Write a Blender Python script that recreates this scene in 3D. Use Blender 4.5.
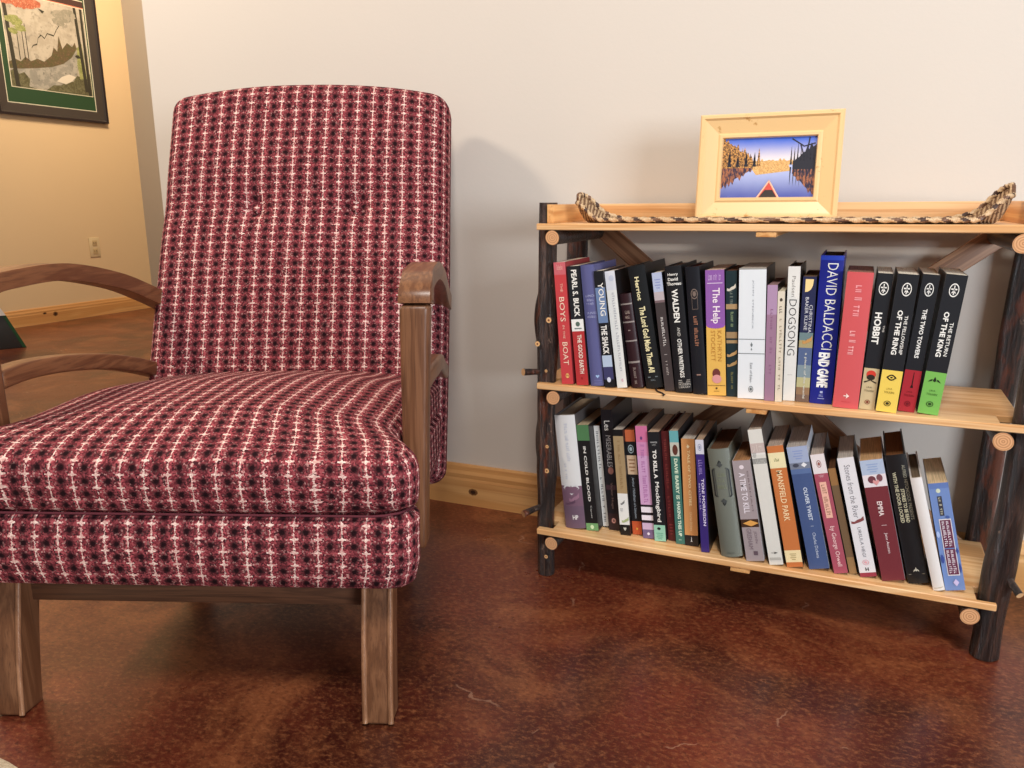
import bpy, bmesh, math, random
from mathutils import Vector, Matrix, noise
random.seed(7)
S = bpy.context.scene
for o in list(bpy.data.objects): bpy.data.objects.remove(o)
COL = S.collection
PI = math.pi

def lin(c):
    return tuple((x/12.92 if x <= .04045 else ((x+.055)/1.055)**2.4) for x in [v/255 for v in c])

# ------------------------------------------------------------------ camera, world, lights, exposure
YAW, PITCH, ROLL, FPX, CAMH = -0.4150, 0.2253, 0.00775, 790.0, 0.70
fw = Vector((math.sin(YAW)*math.cos(PITCH), math.cos(YAW)*math.cos(PITCH), -math.sin(PITCH)))
rt = Vector((math.cos(YAW), -math.sin(YAW), 0)); dn = fw.cross(rt)
rx = math.cos(ROLL)*rt + math.sin(ROLL)*dn
dx = -math.sin(ROLL)*rt + math.cos(ROLL)*dn
cam_data = bpy.data.cameras.new('camera'); cam = bpy.data.objects.new('camera', cam_data); COL.objects.link(cam)
m = Matrix.Identity(4)
for i in range(3):
    m[i][0] = rx[i]; m[i][1] = -dx[i]; m[i][2] = -fw[i]
m[2][3] = CAMH
cam.matrix_world = m
cam_data.sensor_width = 36.0; cam_data.lens = FPX/1024*36.0
cam_data.clip_start = 0.02
S.camera = cam

world = bpy.data.worlds.new('world'); S.world = world; world.use_nodes = True
bg = world.node_tree.nodes['Background']
bg.inputs[0].default_value = (1.0, 0.93, 0.86, 1); bg.inputs[1].default_value = 0.22

def area(name, loc, target, size, power, color, sy=None):
    l = bpy.data.lights.new(name, 'AREA'); l.energy = power; l.color = color
    l.shape = 'RECTANGLE'; l.size = size; l.size_y = sy or size
    o = bpy.data.objects.new(name, l); COL.objects.link(o); o.location = loc
    o.rotation_euler = (Vector(target)-Vector(loc)).to_track_quat('-Z', 'Y').to_euler()
    return o
# daylight windows behind the photographer to the right, and at the far left; warm ceiling lamps
area('window_daylight_right', (2.4, -0.9, 1.0), (0.0, 1.5, 0.4), 1.2, 78, (0.84, 0.92, 1.0), 1.0)
area('ceiling_lamp_front', (0.15, -0.35, 2.55), (-0.1, 1.2, 0.3), 0.45, 46, (1.0, 0.94, 0.86), 0.45)
area('ceiling_lamp_warm', (-2.2, 0.7, 2.1), (-0.7, 1.4, 0.5), 0.22, 26, (1.0, 0.84, 0.66))
area('hall_lamp_warm', (-3.3, 3.2, 2.6), (-4.5, 3.7, 1.6), 0.5, 46, (1.0, 0.80, 0.54))
area('window_daylight_left', (-4.2, 1.2, 1.5), (-1.0, 0.9, 0.2), 1.0, 14, (0.98, 0.95, 0.95), 1.2)
S.view_settings.view_transform = 'Standard'; S.view_settings.look = 'None'
S.view_settings.gamma = 1.0; S.view_settings.use_curve_mapping = False
S.view_settings.exposure = 0.06

# ------------------------------------------------------------------ node helpers
class NT:
    def __init__(s, name):
        s.m = bpy.data.materials.new(name); s.m.use_nodes = True
        s.t = s.m.node_tree; s.b = s.t.nodes['Principled BSDF']
    def n(s, typ, **kw):
        nd = s.t.nodes.new(typ)
        for k, v in kw.items(): setattr(nd, k, v)
        return nd
    def l(s, a, b): s.t.links.new(a, b)
    def val(s, sock, v):
        if hasattr(v, 'is_linked') or hasattr(v, 'links'): s.l(v, sock)
        else: sock.default_value = v
    def math(s, op, a, b=0.0, c=0.0, clamp=False):
        nd = s.n('ShaderNodeMath', operation=op, use_clamp=clamp)
        s.val(nd.inputs[0], a); s.val(nd.inputs[1], b)
        if op in ('MULTIPLY_ADD', 'SMOOTH_MIN'): s.val(nd.inputs[2], c)
        return nd.outputs[0]
    def ss(s, v, lo, hi):
        nd = s.n('ShaderNodeMapRange', interpolation_type='SMOOTHSTEP')
        s.val(nd.inputs[0], v); nd.inputs[1].default_value = lo; nd.inputs[2].default_value = hi
        return nd.outputs[0]
    def mix(s, f, a, b):
        nd = s.n('ShaderNodeMix', data_type='RGBA')
        s.val(nd.inputs[0], f)
        for k, v in ((6, a), (7, b)):
            if isinstance(v, tuple): nd.inputs[k].default_value = (*v[:3], 1)
            else: s.l(v, nd.inputs[k])
        return nd.outputs[2]
    def coord(s, kind='Object', scale=(1, 1, 1), rot=(0, 0, 0), loc=(0, 0, 0)):
        c = s.n('ShaderNodeTexCoord'); mp = s.n('ShaderNodeMapping')
        mp.inputs[1].default_value = loc; mp.inputs[2].default_value = rot; mp.inputs[3].default_value = scale
        s.l(c.outputs[kind], mp.inputs[0]); return mp.outputs[0]
    def noise(s, vec, scale=5, detail=4, rough=.55, dist=0):
        nd = s.n('ShaderNodeTexNoise'); s.l(vec, nd.inputs['Vector'])
        nd.inputs['Scale'].default_value = scale; nd.inputs['Detail'].default_value = detail
        nd.inputs['Roughness'].default_value = rough; nd.inputs['Distortion'].default_value = dist
        return nd.outputs[0]
    def bump(s, h, strength=.3, dist=.001):
        nd = s.n('ShaderNodeBump'); nd.inputs['Strength'].default_value = strength
        nd.inputs['Distance'].default_value = dist; s.l(h, nd.inputs['Height'])
        s.l(nd.outputs[0], s.b.inputs['Normal'])
    def out(s, col=None, rough=.6, spec=.5, metal=0):
        if col is not None:
            if isinstance(col, tuple): s.b.inputs['Base Color'].default_value = (*col[:3], 1)
            else: s.l(col, s.b.inputs['Base Color'])
        s.val(s.b.inputs['Roughness'], rough)
        s.b.inputs['Specular IOR Level'].default_value = spec
        s.b.inputs['Metallic'].default_value = metal
        return s.m

_plain = {}
def plain(c, rough=.55, spec=.4):
    k = (tuple(c), rough, spec)
    if k not in _plain:
        t = NT('colour_%d_%d_%d' % tuple(c))
        L = lin(c); v = t.coord('Object', (1, 1, 1))
        nz = t.noise(v, 60, 3)
        col = t.mix(t.math('MULTIPLY', nz, .25), L, tuple(min(1, x*1.15+.004) for x in L))
        _plain[k] = t.out(col, rough, spec)
    return _plain[k]

def wall_mat(name, c):
    t = NT(name); v = t.coord('Object')
    n1 = t.noise(v, 2.5, 3); n2 = t.noise(v, 160, 4)
    L = lin(c)
    col = t.mix(n1, L, tuple(x*.965 for x in L))
    t.bump(n2, .12, .002)
    return t.out(col, .85, .2)

def wood_mat(name, c1, c2, axis='x', scale=1.0, rough=.42, ring=9.0, c3=None, contrast=1.0):
    t = NT(name)
    sc = {'x': (1.2, 16, 16), 'y': (16, 1.2, 16), 'z': (16, 16, 1.2)}[axis]
    v = t.coord('Object', tuple(q*scale for q in sc))
    big = t.noise(v, 1.3, 3, .5, .6)
    band = t.math('SINE', t.math('MULTIPLY', big, ring*6.28))
    band = t.math('MULTIPLY_ADD', band, .5*contrast, .5)
    sc2 = tuple(q*scale*(1 if q < 2 else 6) for q in sc)
    fine = t.noise(t.coord('Object', sc2), 2.2, 5, .65)
    col = t.mix(t.ss(band, .1, .95), lin(c1), lin(c2))
    col = t.mix(t.ss(fine, .45, .8), col, lin(c3 or c2))
    t.bump(fine, .15, .0008)
    return t.out(col, rough, .5)

def bark_mat(name='varnished_dark_bark', red=.55, hi=(104, 78, 66)):
    t = NT(name)
    a = t.noise(t.coord('Object', (95, 95, 9)), 1.6, 6, .72, .6)
    b = t.noise(t.coord('Object', (42, 42, 13)), 1.0, 4, .6)
    c = t.noise(t.coord('Object', (60, 60, 40)), 1.0, 5, .7)
    col = t.mix(t.ss(a, .44, .68), lin((30, 19, 16)), lin(hi))
    col = t.mix(t.math('MULTIPLY', t.ss(b, red, red+.12), .9), col, lin((110, 54, 30)))
    col = t.mix(t.math('MULTIPLY', t.ss(c, .64, .72), .8), col, lin((168, 140, 120)))
    col = t.mix(t.ss(a, .40, .30), col, lin((12, 8, 8)))
    t.bump(a, 1.0, .009)
    return t.out(col, .28, .6)

def fabric_mat():
    t = NT('woven_red_tweed')
    uv = t.n('ShaderNodeTexCoord').outputs['UV']
    nz = t.n('ShaderNodeTexNoise'); t.l(uv, nz.inputs['Vector']); nz.inputs['Scale'].default_value = 330
    nz.inputs['Detail'].default_value = 1
    sub = t.n('ShaderNodeVectorMath', operation='SUBTRACT'); t.l(nz.outputs[1], sub.inputs[0]); sub.inputs[1].default_value = (.5, .5, .5)
    scl = t.n('ShaderNodeVectorMath', operation='SCALE'); t.l(sub.outputs[0], scl.inputs[0]); scl.inputs[3].default_value = .0022
    add = t.n('ShaderNodeVectorMath', operation='ADD'); t.l(uv, add.inputs[0]); t.l(scl.outputs[0], add.inputs[1])
    sp = t.n('ShaderNodeSeparateXYZ'); t.l(add.outputs[0], sp.inputs[0])
    u = t.math('DIVIDE', sp.outputs[0], .0308); w = t.math('DIVIDE', sp.outputs[1], .0176)
    fu = t.math('FRACT', u); fv = t.math('FRACT', w)
    du = t.math('ABSOLUTE', t.math('SUBTRACT', fu, .5)); dv = t.math('ABSOLUTE', t.math('SUBTRACT', fv, .5))
    # du 0 at the white line, .5 in cell middle ; dv 0 at the cross, .5 in the middle
    cu = t.math('SUBTRACT', .5, du); cv = t.math('SUBTRACT', .5, dv)
    # tweed threads : snapped random cells
    mp = t.n('ShaderNodeMapping'); t.l(add.outputs[0], mp.inputs[0]); mp.inputs[3].default_value = (460, 520, 1); mp.inputs[2].default_value = (0, 0, .6)
    vor = t.n('ShaderNodeTexVoronoi'); vor.inputs['Scale'].default_value = 1.0; t.l(mp.outputs[0], vor.inputs['Vector'])
    sc = t.n('ShaderNodeSeparateColor'); t.l(vor.outputs['Color'], sc.inputs[0])
    r1, r2 = sc.outputs[0], sc.outputs[1]
    col = t.mix(t.ss(r1, .25, .75), lin((120, 46, 54)), lin((178, 86, 92)))
    col = t.mix(t.math('GREATER_THAN', r2, .80), col, lin((72, 34, 40)))
    col = t.mix(t.math('GREATER_THAN', r1, .90), col, lin((205, 150, 145)))
    # darker ring inside the cell, black heart
    d = t.math('SQRT', t.math('ADD', t.math('POWER', t.math('MULTIPLY', cu, 1.75), 2), t.math('POWER', cv, 2)))
    ring = t.math('MULTIPLY', t.math('SUBTRACT', 1.0, t.ss(d, .28, .78)), t.math('MULTIPLY_ADD', r2, .6, .35))
    col = t.mix(ring, col, lin((70, 36, 40)))
    heart = t.math('SUBTRACT', 1.0, t.ss(d, .12, .38))
    col = t.mix(heart, col, lin((34, 16, 20)))
    # dashed greenish-dark edge beside the white line
    side = t.math('MULTIPLY', t.math('LESS_THAN', t.math('ABSOLUTE', t.math('SUBTRACT', fu, .36)), .05), t.math('GREATER_THAN', dv, .22))
    col = t.mix(t.math('MULTIPLY', side, .6), col, lin((58, 44, 42)))
    # white line and cross nodes
    line = t.math('LESS_THAN', du, t.math('MULTIPLY_ADD', r1, .055, -.004))
    node = t.math('LESS_THAN', t.math('ADD', t.math('MULTIPLY', du, 1.5), t.math('MULTIPLY', dv, 1.1)), .19)
    arm = t.math('MULTIPLY', t.math('LESS_THAN', dv, .06), t.math('LESS_THAN', du, .17))
    wh = t.math('MAXIMUM', t.math('MAXIMUM', line, node), arm)
    wcol = t.mix(t.ss(r2, .2, .9), lin((208, 164, 156)), lin((244, 216, 204)))
    col = t.mix(wh, col, wcol)
    h = t.math('ADD', vor.outputs['Distance'], t.math('MULTIPLY', wh, -.6))
    t.bump(t.math('MULTIPLY', h, -1), .5, .0012)
    return t.out(col, .95, .1)

def floor_mat():
    t = NT('stained_concrete')
    v = t.coord('Object')
    a = t.noise(v, 2.1, 5, .6, .4); b = t.noise(v, 7, 6, .7, .3); c = t.noise(v, 60, 5, .75, .5)
    v3 = t.coord('Object', (1, 1.7, 1), (0, 0, .4)); g = t.noise(v3, 110, 3, .7)
    col = t.mix(t.ss(a, .38, .60), lin((58, 20, 14)), lin((102, 43, 28)))
    col = t.mix(t.math('MULTIPLY', t.ss(t.noise(t.coord('Object', loc=(3, 1, 0)), 4.2, 7, .74, .5), .45, .68), .70), col, lin((150, 88, 54)))
    v4 = t.coord('Object', (1.0, 1.5, 1), (0, 0, -.4)); c4 = t.noise(v4, 95, 6, .8)
    col = t.mix(t.math('MULTIPLY', t.ss(c4, .46, .68), .50), col, lin((170, 108, 70)))
    col = t.mix(t.math('MULTIPLY', t.ss(g, .48, .72), .60), col, lin((48, 17, 12)))
    vv = t.n('ShaderNodeTexVoronoi', feature='DISTANCE_TO_EDGE'); vv.inputs['Scale'].default_value = 1.7; vv.inputs['Randomness'].default_value = 1
    vd = t.n('ShaderNodeVectorMath', operation='ADD'); nn = t.n('ShaderNodeTexNoise'); nn.inputs['Scale'].default_value = 22; nn.inputs['Detail'].default_value = 5
    ns = t.n('ShaderNodeVectorMath', operation='SCALE'); ns.inputs[3].default_value = .05
    t.l(v, nn.inputs['Vector']); t.l(nn.outputs[1], ns.inputs[0]); t.l(v, vd.inputs[0]); t.l(ns.outputs[0], vd.inputs[1]); t.l(vd.outputs[0], vv.inputs['Vector'])
    sc = t.math('MULTIPLY', t.math('LESS_THAN', vv.outputs['Distance'], .0022), t.ss(t.noise(v, 9, 3), .54, .60))
    col = t.mix(t.math('MULTIPLY', sc, .28), col, lin((196, 156, 130)))
    rough = t.math('MULTIPLY_ADD', b, .22, .20)
    t.bump(c, .06, .002)
    t.b.inputs['Coat Weight'].default_value = .12; t.b.inputs['Coat Roughness'].default_value = .18
    return t.out(col, rough, .38)

def endgrain_mat():
    t = NT('pale_log_end')
    v = t.coord('Object')
    w = t.n('ShaderNodeTexWave', wave_type='RINGS', rings_direction='SPHERICAL'); t.l(v, w.inputs['Vector'])
    w.inputs['Scale'].default_value = 90; w.inputs['Distortion'].default_value = 1.5; w.inputs['Detail'].default_value = 3
    col = t.mix(t.math('MULTIPLY', w.outputs[1], .8), lin((222, 172, 126)), lin((176, 118, 76)))
    return t.out(col, .6, .3)

M = {}
M['wall'] = wall_mat('painted_cream_wall', (214, 206, 197))
M['ywall'] = wall_mat('painted_yellow_wall', (224, 194, 154))
M['gwall'] = wall_mat('painted_tan_wall', (176, 166, 156))
M['floor'] = floor_mat()
M['pine_x'] = wood_mat('pine_board', (238, 194, 142), (222, 168, 112), 'x', 1.0, .38, 5, (204, 144, 88))
M['pine_y'] = wood_mat('pine_crosspiece', (230, 176, 114), (206, 142, 82), 'y', 1.0, .4, 5, (190, 126, 70))
M['pine_base'] = wood_mat('pine_baseboard', (222, 172, 112), (206, 150, 90), 'x', .5, .45, 3, (190, 130, 76))
M['pine_base_y'] = wood_mat('pine_baseboard_long', (222, 168, 104), (204, 146, 84), 'y', .4, .45, 3, (188, 126, 70))
M['brace'] = wood_mat('brown_brace_wood', (166, 124, 92), (134, 96, 70), 'x', 1.2, .5, 6, (110, 78, 58))
M['chairwood'] = wood_mat('worn_walnut', (128, 86, 58), (104, 66, 42), 'z', 2.2, .40, 4, (78, 48, 32), .7)
M['beadwood'] = wood_mat('worn_pale_edge', (168, 122, 90), (138, 96, 68), 'z', 2.2, .35, 4, (110, 72, 50), .7)
M['armwood'] = wood_mat('worn_walnut_arm', (132, 88, 58), (106, 66, 42), 'y', 2.2, .34, 4, (82, 50, 34), .7)
M['railwood'] = wood_mat('dark_walnut_rail', (98, 64, 44), (78, 50, 34), 'x', 2.2, .45, 4, (58, 36, 26), .7)
M['bark'] = bark_mat(); M['bark_red'] = bark_mat('varnished_reddish_bark', .50, (84, 54, 42)); M['bark_dark'] = bark_mat('ridged_dark_bark', .70, (86, 58, 46))
M['end'] = endgrain_mat()
M['fabric'] = fabric_mat()

# ------------------------------------------------------------------ mesh helpers
def tag(o, label=None, cat=None, group=None, kind=None):
    if label: o['label'] = label
    if cat: o['category'] = cat
    if group: o['group'] = group
    if kind: o['kind'] = kind
    return o
def empty(name, loc=(0, 0, 0), rot=(0, 0, 0)):
    o = bpy.data.objects.new(name, None); COL.objects.link(o); o.location = loc; o.rotation_euler = rot
    o.empty_display_size = .05
    return o
class MB:
    def __init__(s): s.v = []; s.f = []; s.mi = []; s.uv = []
    def add(s, vs, fs, mi=0, uvs=None):
        k = len(s.v); s.v += [tuple(q) for q in vs]
        for i, f in enumerate(fs):
            s.f.append([k+j for j in f]); s.mi.append(mi if isinstance(mi, int) else mi[i])
            s.uv.append(uvs[i] if uvs else None)
        return s
    def box(s, x0, x1, y0, y1, z0, z1, mi=0):
        return s.add([(x0,y0,z0),(x1,y0,z0),(x1,y1,z0),(x0,y1,z0),(x0,y0,z1),(x1,y0,z1),(x1,y1,z1),(x0,y1,z1)],
            [(0,3,2,1),(4,5,6,7),(0,1,5,4),(1,2,6,5),(2,3,7,6),(3,0,4,7)], mi)
    def prism(s, poly, z0, z1, mi=0, fn=lambda x, y, z: (x, y, z)):
        n = len(poly)
        a = sum(poly[i][0]*poly[(i+1) % n][1]-poly[(i+1) % n][0]*poly[i][1] for i in range(n))
        if a < 0: poly = poly[::-1]
        vs = [fn(x, y, z0) for x, y in poly]+[fn(x, y, z1) for x, y in poly]
        fs = [tuple(range(n))[::-1], tuple(range(n, 2*n))]+[(i, (i+1) % n, n+(i+1) % n, n+i) for i in range(n)]
        return s.add(vs, fs, mi)
    def tube(s, pts, rad, seg=14, mi=0, capmi=None, lobe=None, closed=False, smi=None):
        pts = [Vector(p) for p in pts]; n = len(pts); vs = []; fs = []; ms = []
        up = Vector((0, 0, 1))
        prevx = None
        for i, p in enumerate(pts):
            a = pts[(i-1) % n] if (i or closed) else p; b = pts[(i+1) % n] if (i < n-1 or closed) else p
            t = (b-a).normalized()
            if prevx is None:
                x = t.cross(up)
                if x.length < .1: x = t.cross(Vector((0, 1, 0)))
            else: x = prevx - t*prevx.dot(t)
            x.normalize(); y = t.cross(x); prevx = x
            r = rad(i/(n-1)) if callable(rad) else rad
            for k in range(seg):
                th = 2*PI*k/seg
                rr = r*(lobe(i, th) if lobe else 1)
                vs.append(p+x*math.cos(th)*rr+y*math.sin(th)*rr)
        for i in range(n if closed else n-1):
            j = (i+1) % n
            for k in range(seg):
                q = (k+1) % seg
                fs.append((i*seg+k, j*seg+k, j*seg+q, i*seg+q)); ms.append(smi(i, 2*PI*k/seg) if smi else mi)
        if not closed:
            c = mi if capmi is None else capmi
            fs.append(tuple(range(seg))); ms.append(c)
            fs.append(tuple(range((n-1)*seg, n*seg))[::-1]); ms.append(c)
        return s.add(vs, fs, ms)
    def build(s, name, mats, parent=None, smooth=False, bevel=0, seg=2, loc=None, rot=None):
        me = bpy.data.meshes.new(name); me.from_pydata(s.v, [], s.f); me.update()
        if not isinstance(mats, (list, tuple)): mats = [mats]
        for q in mats: me.materials.append(q)
        for p, mi in zip(me.polygons, s.mi): p.material_index = mi; p.use_smooth = bool(smooth)
        if any(u is not None for u in s.uv):
            ul = me.uv_layers.new(name='UVMap')
            for p, u in zip(me.polygons, s.uv):
                if u:
                    for li, q in zip(p.loop_indices, u): ul.data[li].uv = q
        bm = bmesh.new(); bm.from_mesh(me)
        bmesh.ops.recalc_face_normals(bm, faces=bm.faces)
        if bevel:
            ed = [e for e in bm.edges if len(e.link_faces) == 2 and e.calc_face_angle(0) > .5]
            bmesh.ops.bevel(bm, geom=ed, offset=bevel, segments=seg, affect='EDGES', clamp_overlap=True, profile=.5)
        bm.to_mesh(me); bm.free()
        if smooth == 'auto' or bevel:
            for p in me.polygons: p.use_smooth = True
            try: me.set_sharp_from_angle(angle=math.radians(38))
            except Exception: pass
        o = bpy.data.objects.new(name, me); COL.objects.link(o)
        if parent: o.parent = parent
        if loc: o.location = loc
        if rot: o.rotation_euler = rot
        return o

# ------------------------------------------------------------------ room
WY = 1.591
def structure(mb, name, mat, bevel=0):
    return tag(mb.build(name, mat, bevel=bevel), kind='structure')
structure(MB().box(-4.58, 4.0, -3.2, 4.1, -.06, 0), 'floor', M['floor'])
structure(MB().box(-1.706, 4.0, WY, WY+.12, 0, 2.9), 'wall_back', M['wall'])
structure(MB().box(-4.70, -4.58, -3.2, 4.22, -.06, 2.9), 'wall_left', M['ywall'])
structure(MB().box(-4.58, 1.5, 4.1, 4.22, -.06, 2.9), 'wall_far', M['gwall'])
def baseboard(name, L, mat, h=.097, knots=()):
    # profile in (thickness, z)
    prof = [(0, 0), (.017, 0), (.017, h*.62), (.0150, h*.68), (.0155, h*.78), (.011, h*.86), (.009, h*.96), (.006, h), (0, h)]
    mb = MB(); n = len(prof)
    vs = [(0, -t, z) for t, z in prof]+[(L, -t, z) for t, z in prof]
    mb.add(vs, [tuple(range(n)), tuple(range(n, 2*n))[::-1]]+[(i, (i+1) % n, n+(i+1) % n, n+i) for i in range(n)])
    return mb
b = structure(baseboard('b', 4.0+1.706, None), 'baseboard_back', M['pine_base']); b.location = (-1.706, WY, 0)
b = structure(baseboard('b', 7.3, None, .098), 'baseboard_left', M['pine_base']); b.location = (-4.58, -3.2, 0); b.rotation_euler = (0, 0, PI/2)
b = structure(baseboard('b', 6.0, None, .098), 'baseboard_far', M['pine_base']); b.location = (-4.563, 4.1, 0)
def knot(loc, rx_, rz_, rot=(0, 0, 0), parent=None):
    mb = MB(); n = 18
    for k, (s_, mi) in enumerate(((1.0, 0), (.55, 1))):
        vs = [(math.cos(2*PI*i/n)*rx_*s_, -.0004*k, math.sin(2*PI*i/n)*rz_*s_*(1+.1*math.sin(3*i))) for i in range(n)]
        vs2 = [(x, y+.0006, z) for x, y, z in vs]
        mb.add(vs+vs2, [tuple(range(n))]+[(i, (i+1) % n, n+(i+1) % n, n+i) for i in range(n)], mi)
    return tag(mb.build('trim_1', [plain((120, 78, 44)), plain((58, 34, 20))], loc=loc, rot=rot, parent=parent), kind='structure')
bb = bpy.data.objects['baseboard_back']
k1 = knot((0.91, -.0174, .035), .012, .008, parent=bb); k1.name = 'knot'; del k1['kind']
bl = bpy.data.objects['baseboard_left']
k2 = knot((6.53, -.0174, .05), .016, .014, parent=bl); k2.name = 'knot'; del k2['kind']
k3 = knot((6.46, -.0174, .062), .012, .006, parent=bl); k3.name = 'knot'; del k3['kind']

# outlet on the yellow wall
ol = tag(empty('wall_outlet', (-4.58, 3.677, .44), (0, 0, PI/2)), 'cream plastic electrical outlet on the yellow wall above its pine baseboard', 'outlet')
MB().box(-.039, .039, -.006, 0, -.062, .062).build('cover_plate', plain((214, 190, 150), .4), ol, bevel=.003)
for zz in (-.026, .026):
    MB().box(-.017, .017, -.0085, -.006, zz-.018, zz+.018).build('socket', plain((196, 168, 124), .4), ol, bevel=.001)
    s_ = MB(); s_.box(-.009, -.006, -.0092, -.0085, zz-.005, zz+.008); s_.box(.006, .009, -.0092, -.0085, zz-.005, zz+.008)
    s_.build('socket_slot', plain((70, 50, 34)), ol)

# ------------------------------------------------------------------ framed pictures
def rect_moulding(w, h, prof):
    # prof: list of (inset from outer edge, y depth toward viewer(-)) ; closed ring of mitred moulding
    mb = MB(); n = len(prof); vs = []
    for cx, cz in ((-1, -1), (1, -1), (1, 1), (-1, 1)):
        for ins, d in prof: vs.append((cx*(w/2-ins), -d, cz*(h/2-ins)))
    fs = []
    for c in range(4):
        e = (c+1) % 4
        for i in range(n):
            j = (i+1) % n
            fs.append((c*n+i, c*n+j, e*n+j, e*n+i))
    return mb.add(vs, fs)
def flat(mb, pts, y, mi, jit=0):
    # flat printed shape on the xz plane facing -y
    n = len(pts); return mb.add([(p[0], y, p[1]) for p in pts], [tuple(range(n))], mi)

def print_mat(name, sky_top, sky_bot, z0, z1):
    t = NT(name); v = t.n('ShaderNodeTexCoord').outputs['Object']
    sp = t.n('ShaderNodeSeparateXYZ'); t.l(v, sp.inputs[0])
    f = t.ss(sp.outputs[2], z0, z1)
    nz = t.noise(v, 14, 4)
    col = t.mix(t.math('ADD', f, t.math('MULTIPLY_ADD', nz, .3, -.15), clamp=True), lin(sky_bot), lin(sky_top))
    return t.out(col, .35, .4)
def speckle(name, a, b, c, scale, sx=1):
    t = NT(name); v = t.coord('Object', (1, 1, sx))
    n1 = t.noise(v, scale, 4, .7); n2 = t.noise(v, scale*2.3, 3, .7)
    col = t.mix(t.ss(n1, .42, .58), lin(a), lin(b)); col = t.mix(t.ss(n2, .55, .66), col, lin(c))
    return t.out(col, .4, .4)

# small gold frame on the bookshelf: bottom edge z .666, leaning back
FW, FH = .229, .177
pf = tag(empty('picture_frame', (-.1585, 1.425, .6665), (math.radians(-7), 0, math.radians(1.0))),
         'yellow-gold wooden picture frame with a lake photograph leaning back on top of the bookshelf', 'picture frame')
prof = [(0, 0), (0, .012), (.003, .016), (.007, .016), (.010, .0125), (.0125, .012), (.031, .0065), (.034, .0085), (.038, .0085), (.0395, .004), (.0395, 0)]
t = NT('pale_gold_distressed_paint'); nz = t.noise(t.coord('Object', (1, 1, 1)), 40, 4, .7)
gold = t.out(t.mix(t.ss(nz, .62, .72), lin((236, 198, 142)), lin((196, 146, 84))), .38, .5)
rect_moulding(FW, FH, prof).build('moulding', gold, pf, loc=(0, 0, FH/2))
backing = MB().box(-FW/2+.006, FW/2-.006, .0, .004, .006, FH-.006).build('backing_board', plain((70, 54, 40)), pf)
PW, PH = FW-.077, FH-.077
ph = MB()
ph.box(-PW/2, PW/2, -.003, -.0005, -PH/2, PH/2, 0)
r = random.Random(3)
y = -.0032
def jag(x0, x1, z0, base, amp, n, rnd, y, mi, up=1):
    pts = [(x0, z0)]
    for i in range(n+1):
        x = x0+(x1-x0)*i/n
        pts.append((x, base(i/n)+up*amp*rnd.random()*(1 if i % 2 else .25)))
    pts.append((x1, z0)); return pts
def tri_tree(mb, x, z, w, h, y, mi):
    for k in range(3):
        flat(mb, [(x-w*(1-.25*k), z+h*.25*k), (x+w*(1-.25*k), z+h*.25*k), (x, z+h*(.5+.25*k))], y, mi)
zw = .004          # shoreline height in print coords
flat(ph, [(-PW/2, -PH/2), (PW/2, -PH/2), (PW/2, zw), (-PW/2, zw)], y, 1)
flat(ph, [(-PW*.12, zw-.016), (PW*.24, zw-.010), (PW*.22, zw), (-PW*.2, zw)], y-.0001, 2)
flat(ph, jag(-PW*.2, PW*.3, zw, lambda q: zw+.006, .006, 26, r, y, 2), y-.0001, 2)
flat(ph, jag(-PW/2, -PW*.16, zw-.004, lambda q: zw+.034*(1-q)**.8+.006, .012, 18, r, y, 3), y-.0002, 3)
flat(ph, jag(-PW/2, -PW*.16, zw-.004, lambda q: zw-.030*(1-q)-.004, .010, 18, r, y, 3, -1), y-.0002, 4)
for k in range(9): tri_tree(ph, -PW*.46+k*PW*.045, zw-.002, .0035, .020+.014*r.random(), y-.0003, 5 if k % 2 else 3)
flat(ph, jag(PW*.26, PW/2, zw-.008, lambda q: zw+.004+.028*q, .010, 12, r, y, 5), y-.0003, 5)
flat(ph, jag(PW*.26, PW/2, zw-.008, lambda q: zw-.014-.034*q, .008, 12, r, y, 5, -1), y-.0003, 4)
for k in range(8):
    xx = PW*(.24+.033*k); tri_tree(ph, xx, zw, .0016, .018+.02*r.random(), y-.0004, 5)
    flat(ph, [(xx-.0012, zw-.004), (xx+.0012, zw-.004), (xx, zw-.03-.01*r.random())], y-.0004, 5)
for a_, b_ in (((.24, .46), (.36, .34)), ((.33, .36), (.37, .18)), ((.36, .33), (.48, .38)), ((.42, .48), (.40, .2))):
    ax, az, bx_, bz = a_[0]*PW, a_[1]*PH, b_[0]*PW, b_[1]*PH
    d = Vector((bz-az, 0, -(bx_-ax))).normalized()*.0009
    flat(ph, [(ax-d.x, az-d.z), (bx_-d.x, bz-d.z), (bx_+d.x, bz+d.z), (ax+d.x, az+d.z)], y-.0005, 5)
ax = .004
flat(ph, [(ax-.020, -PH/2), (ax+.018, -PH/2), (ax, -PH/2+.029)], y-.0006, 6)
flat(ph, [(ax-.016, -PH/2), (ax+.014, -PH/2), (ax+.006, -PH/2+.013), (ax-.006, -PH/2+.013)], y-.0007, 7)
for sx in (-1, 1):
    e = -.020 if sx < 0 else .018
    flat(ph, [(ax+e, -PH/2), (ax+e-sx*.003, -PH/2), (ax-sx*.0008, -PH/2+.027), (ax, -PH/2+.030)], y-.0008, 8)
for p_, vn in (('dark_border', 0),):
    pass
pm = [print_mat('lake_photo_sky', (72, 110, 214), (240, 230, 230), .006, PH/2), print_mat('lake_photo_water', (190, 200, 240), (58, 70, 160), -PH/2-.012, zw+.004),
      speckle('autumn_shore', (214, 160, 96), (240, 196, 130), (120, 90, 80), 500), speckle('gold_trees', (90, 66, 50), (226, 164, 92), (60, 44, 44), 300),
      speckle('gold_reflection', (52, 48, 70), (176, 112, 78), (40, 40, 80), 260, .3), plain((34, 34, 46)), plain((212, 82, 70)), plain((58, 50, 46)), plain((246, 190, 160))]
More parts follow.
